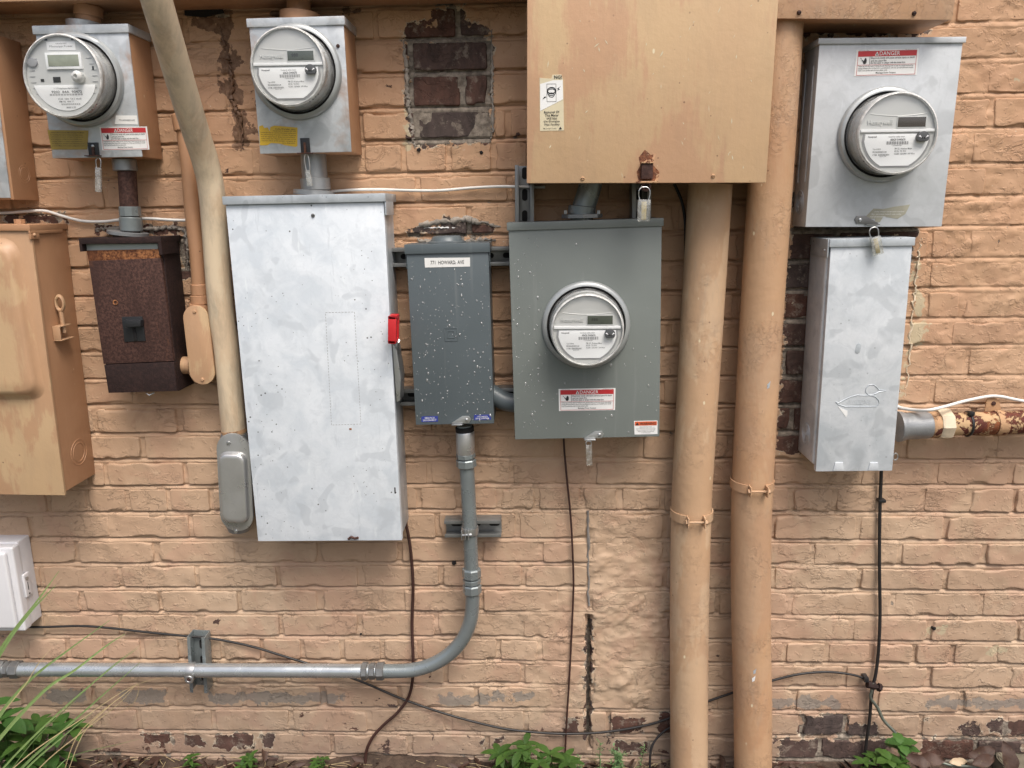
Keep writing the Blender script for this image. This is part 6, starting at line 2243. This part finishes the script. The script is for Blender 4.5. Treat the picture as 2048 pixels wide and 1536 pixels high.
# ------------------------------------------------------------------ plants
def leafmesh(L, W_, droop=0.25, fold=0.18, n_=7, serr=0.0):
    V, F = [], []
    for i in range(n_ + 1):
        s_ = i / n_
        wd = W_ / 2 * math.sin(PI * min(1, s_ * 0.96 + 0.04)) ** 0.8 * (1 + serr * (i % 2))
        y = L * s_
        z = -droop * L * s_ * s_
        V += [(-wd, y, z + fold * wd), (0, y, z), (wd, y, z + fold * wd)]
    for i in range(n_):
        a = i * 3
        F += [(a, a + 1, a + 4, a + 3), (a + 1, a + 2, a + 5, a + 4)]
    me = bpy.data.meshes.new("leaf")
    me.from_pydata(V, [], F)
    me.shade_smooth()
    return me


LEAF = {}


def leafinst(t, mat, L, W_, base, dirv, up, kind=0, parent=None, droop=0.25):
    key = (mat, kind, droop)
    if key not in LEAF:
        LEAF[key] = leafmesh(1.0, W_ / L, droop, 0.2, 7, 0.25 if kind == 1 else 0.0)
        LEAF[key].materials.append(MT[mat])
    o = bpy.data.objects.new("leaf", LEAF[key])
    COL.objects.link(o)
    o.parent = parent or t.e
    y = Vector(dirv).normalized()
    x = y.cross(Vector(up))
    if x.length < 1e-3:
        x = Vector((1, 0, 0))
    x.normalize()
    z = x.cross(y)
    o.matrix_local = Matrix(((x.x * L, y.x * L, z.x * L, base[0]), (x.y * L, y.y * L, z.y * L, base[1]), (x.z * L, y.z * L, z.z * L, base[2]), (0, 0, 0, 1)))
    return o


def weed(label, px, py_top, d, stems, mat="leaf", L=0.06, W_=0.02, whorls=3, per=6, spread=0.03, group="weeds at the foot of the wall", kind=0, lean=0.0):
    top = at(px, py_top, d)
    z0 = -1.55
    t = Thing("weed_plant", label, "weed", (top.x, -d, z0), 0, group)
    t.e.location = (top.x, -d, z0)
    rr = random.Random(px * 7 + stems)
    H_ = top.z - z0
    for s_ in range(stems):
        hx, hy = rr.uniform(-spread, spread), rr.uniform(-spread, spread) * 0.8
        h = H_ * rr.uniform(0.72, 1.0) if s_ else H_
        pts = smoothpath([(hx * 0.2, hy * 0.2, 0), (hx * 0.6 + lean * 0.3, hy * 0.6, h * 0.5), (hx + lean, hy, h * 0.96)], 4)
        bm = nb()
        tube(bm, pts, 0.0013, 5)
        t.part("stem", bm, MT["leafdark"])
        for w_ in range(whorls):
            k = 1 - w_ * 0.26
            p = pts[max(0, min(len(pts) - 1, int(k * (len(pts) - 1))))]
            off = rr.uniform(0, PI)
            for i in range(per if w_ == 0 else max(2, per - 2)):
                a = off + 2 * PI * i / (per if w_ == 0 else max(2, per - 2))
                el = rr.uniform(-0.05, 0.55) if w_ == 0 else rr.uniform(-0.3, 0.25)
                dv = (math.cos(a) * math.cos(el), math.sin(a) * math.cos(el), math.sin(el))
                l_ = L * rr.uniform(0.65, 1.1) * (1 - 0.12 * w_)
                leafinst(t, mat, l_, W_, (p.x + 0, p.y, p.z), dv, (0, 0, 1), kind, droop=0.3)
    return t


weed("broad-leaved green weed rising in front of the small bare patches, left of the wire", 1022, 1500, 0.08, 4, L=0.048, W_=0.017, whorls=3, per=6, spread=0.045)
weed("bright green weed with a tall top leaf, just right of the first weed", 1062, 1496, 0.10, 3, L=0.048, W_=0.018, whorls=3, per=5, spread=0.030)
weed("green whorled weed at the foot of the thin dark red wire", 1120, 1502, 0.09, 3, L=0.050, W_=0.016, whorls=3, per=6, spread=0.035)
weed("lobed green weed beside the ground wire at the lower right", 1812, 1494, 0.09, 2, mat="leafdark", L=0.046, W_=0.026, whorls=3, per=4, spread=0.03, kind=1)
weed("small round-leaved weed at the foot of the right dark cable", 1745, 1512, 0.08, 3, L=0.036, W_=0.024, whorls=2, per=5, spread=0.03)
weed("low leafy seedling in front of the lower right wall", 1790, 1518, 0.11, 3, L=0.042, W_=0.026, whorls=2, per=5, spread=0.035, kind=1)
weed("leafy green bush at the lower left corner behind the long grass", 20, 1452, 0.16, 9, L=0.062, W_=0.034, whorls=4, per=6, spread=0.12)
weed("darker green bush spreading right of the corner bush", 92, 1478, 0.14, 6, "leafdark", L=0.062, W_=0.032, whorls=3, per=5, spread=0.08)
weed("dark leaf sprig on the left edge under the long conduit", -6, 1402, 0.18, 3, "leafdark", L=0.08, W_=0.045, whorls=2, per=5, spread=0.04)
weed("tiny seedling at the bottom of the wall under the left strut", 392, 1512, 0.05, 2, L=0.032, W_=0.011, whorls=2, per=4, spread=0.02)
weed("tiny seedling at the bottom of the wall under the big disconnect", 502, 1518, 0.05, 3, L=0.03, W_=0.012, whorls=2, per=5, spread=0.03)
weed("tiny feathery seedling between the disconnect and the hanging brown cable", 655, 1520, 0.05, 4, L=0.022, W_=0.006, whorls=3, per=5, spread=0.04)

# feathery weed, fine leaves nobody could count
c0 = at(1215, 1500, 0.09)
t = Thing("feathery_weed", "fine feathery pale green weed between the two red-brown bare patches", "weed", (c0.x, -0.09, -1.55), 0, "weeds at the foot of the wall")
rr = random.Random(5)
bmS, bmL = nb(), nb()
for s_ in range(34):
    bx_, by_ = rr.uniform(-0.09, 0.085), rr.uniform(-0.05, 0.05)
    h = rr.uniform(0.04, 0.115) * (1.15 if bx_ > -0.02 else 0.8)
    pts = smoothpath([(bx_, by_, 0), (bx_ + rr.uniform(-0.012, 0.012), by_, h * 0.5), (bx_ + rr.uniform(-0.03, 0.03), by_ - rr.uniform(0, 0.03), h)], 5)
    tube(bmS, pts, 0.0007, 4)
    for p in pts[2:]:
        for k in range(4):
            a, e = rr.uniform(0, 2 * PI), rr.uniform(-0.2, 0.8)
            dv = Vector((math.cos(a) * math.cos(e), math.sin(a) * math.cos(e), math.sin(e)))
            sd_ = dv.cross(Vector((0, 0, 1))).normalized() * 0.0016
            l_ = rr.uniform(0.008, 0.018)
            q = [p - sd_ * 0.3, p + dv * l_ * 0.5 - sd_, p + dv * l_, p + dv * l_ * 0.5 + sd_]
            bmL.faces.new([bmL.verts.new(v) for v in q])
t.part("stems", bmS, MT["leafdark"], kind="stuff")
MT["palegreen"] = leafmat("pale_feathery_green", (0.10, 0.19, 0.07), (0.20, 0.32, 0.14))
t.part("leaves", bmL, MT["palegreen"], kind="stuff", smooth=None)

# long grass from the lower left corner
t = Thing("long_grass_clump", "clump of long wet grass blades leaning in from the lower left corner", "grass clump", (at(-170, 1700, 0.30).x, -0.30, -1.55), 0)
blades = [  # (points in the photograph with depth, width in metres, material)
    ([(-60, 1400, 0.33), (0, 1302, 0.31), (45, 1240, 0.29), (70, 1208, 0.28), (118, 1142, 0.26)], 0.011, "blade"),
    ([(-60, 1420, 0.34), (10, 1292, 0.32), (60, 1225, 0.30), (112, 1170, 0.28)], 0.009, "blade"),
    ([(-60, 1540, 0.33), (0, 1430, 0.30), (60, 1360, 0.27), (130, 1305, 0.24), (220, 1240, 0.20)], 0.0095, "blade"),
    ([(-60, 1560, 0.33), (5, 1470, 0.30), (90, 1380, 0.27), (150, 1340, 0.24), (215, 1290, 0.2), (250, 1268, 0.19)], 0.0095, "blade"),
    ([(-40, 1590, 0.33), (40, 1500, 0.3), (140, 1405, 0.26), (230, 1330, 0.22), (275, 1297, 0.2)], 0.0050, "blade"),
    ([(-40, 1640, 0.33), (40, 1540, 0.3), (110, 1475, 0.27), (200, 1395, 0.23), (280, 1325, 0.2)], 0.0075, "blade"),
    ([(0, 1600, 0.33), (60, 1530, 0.3), (130, 1470, 0.27), (185, 1425, 0.23)], 0.0055, "blade"),
    ([(10, 1420, 0.3), (50, 1370, 0.28), (75, 1330, 0.27), (103, 1295, 0.25)], 0.0030, "straw"),
    ([(0, 1560, 0.33), (70, 1500, 0.3), (160, 1440, 0.26), (260, 1375, 0.22), (335, 1352, 0.2)], 0.0030, "straw"),
    ([(120, 1570, 0.3), (150, 1480, 0.28), (190, 1435, 0.26), (240, 1395, 0.24), (275, 1370, 0.22), (272, 1398, 0.22), (250, 1420, 0.22), (200, 1450, 0.22)], 0.0022, "straw"),
    ([(130, 1560, 0.3), (165, 1470, 0.28), (210, 1420, 0.26), (245, 1392, 0.24), (252, 1398, 0.23), (236, 1420, 0.22)], 0.0020, "straw"),
    ([(20, 1640, 0.33), (110, 1540, 0.3), (150, 1510, 0.27), (230, 1490, 0.24), (280, 1478, 0.22)], 0.0026, "blade"),
    ([(-20, 1600, 0.3), (60, 1490, 0.28), (130, 1420, 0.26), (215, 1340, 0.22), (280, 1290, 0.2)], 0.0028, "blade"),
    ([(-20, 1660, 0.3), (80, 1535, 0.28), (170, 1460, 0.25), (240, 1405, 0.22), (275, 1365, 0.2)], 0.0030, "straw"),
]
for pts, w_, mt in blades:
    P = smoothpath([at(*p) - t.org for p in pts], 6)
    P = [p - Vector((0, 0.0, 0)) for p in P]
    bm = nb()
    n_ = len(P)
    prev = None
    for i, p in enumerate(P):
        tg = (P[min(i + 1, n_ - 1)] - P[max(i - 1, 0)]).normalized()
        sdv = tg.cross(Vector((0, 1, 0))).normalized()
        k = w_ / 2 * (1 - (i / (n_ - 1)) ** 1.6 * 0.9) * (0.6 + 0.4 * min(1, i / 6))
        mid = bm.verts.new(p + Vector((0, k * 0.35, 0)) - t.e.location * 0)
        a, b_ = bm.verts.new(p + sdv * k), bm.verts.new(p - sdv * k)
        if prev:
            bm.faces.new([prev[0], prev[1], mid, a])
            bm.faces.new([prev[1], prev[2], b_, mid])
        prev = (a, mid, b_)
    bmesh.ops.recalc_face_normals(bm, faces=bm.faces)
    for v in bm.verts:
        pass
    t.part("grass_blade", bm, MT[mt], smooth=60)

# dead leaves: a litter along the wall, and the large ones on their own
rr = random.Random(9)
V, F, off = [], [], 0
lm = leafmesh(1.0, 0.42, 0.15, 0.5, 4)
LV = np.array([v.co[:] for v in lm.vertices])
LF = np.array([tuple(p.vertices) for p in lm.polygons])
for i in range(1500):
    x = rr.uniform(-1.5, 1.45)
    y = -abs(rr.gauss(0, 0.10)) - 0.012
    if at(1024, 1523).x * 0 + x > 0.55:
        y *= 0.8
    L_ = rr.uniform(0.012, 0.05)
    R3 = Matrix.Rotation(rr.uniform(0, 2 * PI), 3, 'Z') @ Matrix.Rotation(rr.uniform(-0.7, 0.7), 3, 'X') @ Matrix.Rotation(rr.uniform(-0.9, 0.9), 3, 'Y')
    z = -1.538 + rr.uniform(0, 0.018)
    M3 = np.array(R3) * L_
    V.append(LV @ M3.T + np.array([x, y, z]))
    F.append(LF + off)
    off += len(LV)
me = npmesh("leaf_litter", np.concatenate(V), np.concatenate(F))
me.materials.append(MT["dead"])
mk("leaf_litter", me, None, None, kind="stuff")
bm = nb()
for i in range(260):
    x, y = rr.uniform(-1.5, 0.55), -rr.uniform(0.01, 0.14)
    a, l_ = rr.uniform(0, PI), rr.uniform(0.03, 0.11)
    tube(bm, [(x, y, -1.530 + rr.uniform(0, 0.012)), (x + l_ * math.cos(a), y + l_ * math.sin(a) * 0.4, -1.530 + rr.uniform(0, 0.02))], 0.0008, 4)
mk("dry_straw_litter", bm, MT["straw"], None, 60, "stuff")
for lab, px, py, d, L_, W_, dv, mat in (
        ("large curled dark brown leaf leaning on the wall at lower right", 1990, 1500, 0.05, 0.11, 0.045, (-1, -0.2, -0.12), "dead"),
        ("pale tan dead leaf lying near the lower right corner", 1898, 1524, 0.08, 0.075, 0.028, (1, -0.1, 0.12), "deadpale"),
        ("brown dead leaf to the left of the pale one", 1890, 1522, 0.10, 0.10, 0.04, (-1, 0.1, 0.1), "dead"),
        ("reddish brown dead leaf touching the ground wire", 1860, 1530, 0.13, 0.09, 0.04, (-1, 0.3, 0.25), "dead"),
        ("brown dead leaf right of the pale one", 1945, 1528, 0.11, 0.10, 0.045, (1, 0.1, 0.25), "dead"),
        ("upright dark dead leaf in the very lower right corner", 2022, 1545, 0.12, 0.11, 0.06, (-0.1, 0.25, 1), "dead")):
    p = at(px, py, d)
    t = Thing("dead_leaf", lab, "dead leaf", (p.x, p.y, p.z), 0, "large dead leaves at the lower right")
    t.e.location = p
    me = leafmesh(L_ * 0.68, W_ * 0.72, 0.25, 0.4, 9)
    ph_ = random.uniform(0, 6)
    for v in me.vertices:
        v.co.z += 0.004 * math.sin(v.co.y * 130 + ph_) * (1 if v.co.x > 0 else -0.6) + random.uniform(-0.0012, 0.0012)
        v.co.x += random.uniform(-0.0012, 0.0012)
    y = Vector(dv).normalized()
    x = y.cross(Vector((0, -0.75, 0.6))).normalized()
    z = x.cross(y)
    me.transform(Matrix(((x.x, y.x, z.x, 0), (x.y, y.y, z.y, 0), (x.z, y.z, z.z, 0), (0, 0, 0, 1))))
    mk("leaf_blade", me, MT[mat], t.e)
# low stone at the corner
p = at(2040, 1530, 0.10)
t = Thing("rough_stone", "mossy grey-brown stone block cut off by the lower right corner", "stone", (p.x, p.y, -1.55), 0)
t.e.location = (p.x + 0.02, -0.06, -1.55)
bm = nb()
bx(bm, -0.035, 0.09, -0.03, 0.05, -0.02, 0.075, 0.012, 3)
bmesh.ops.subdivide_edges(bm, edges=bm.edges, cuts=2, use_grid_fill=True)
for v in bm.verts:
    v.co += Vector([random.uniform(-0.003, 0.003) for _ in range(3)])
t.part("stone_block", bm, MT["mossstone"] if "mossstone" in MT else simple("mossy_stone", (0.16, 0.14, 0.10), 0.9, 0, 0.004, 60, 0.3), smooth=50)
print("objects", len(bpy.data.objects))
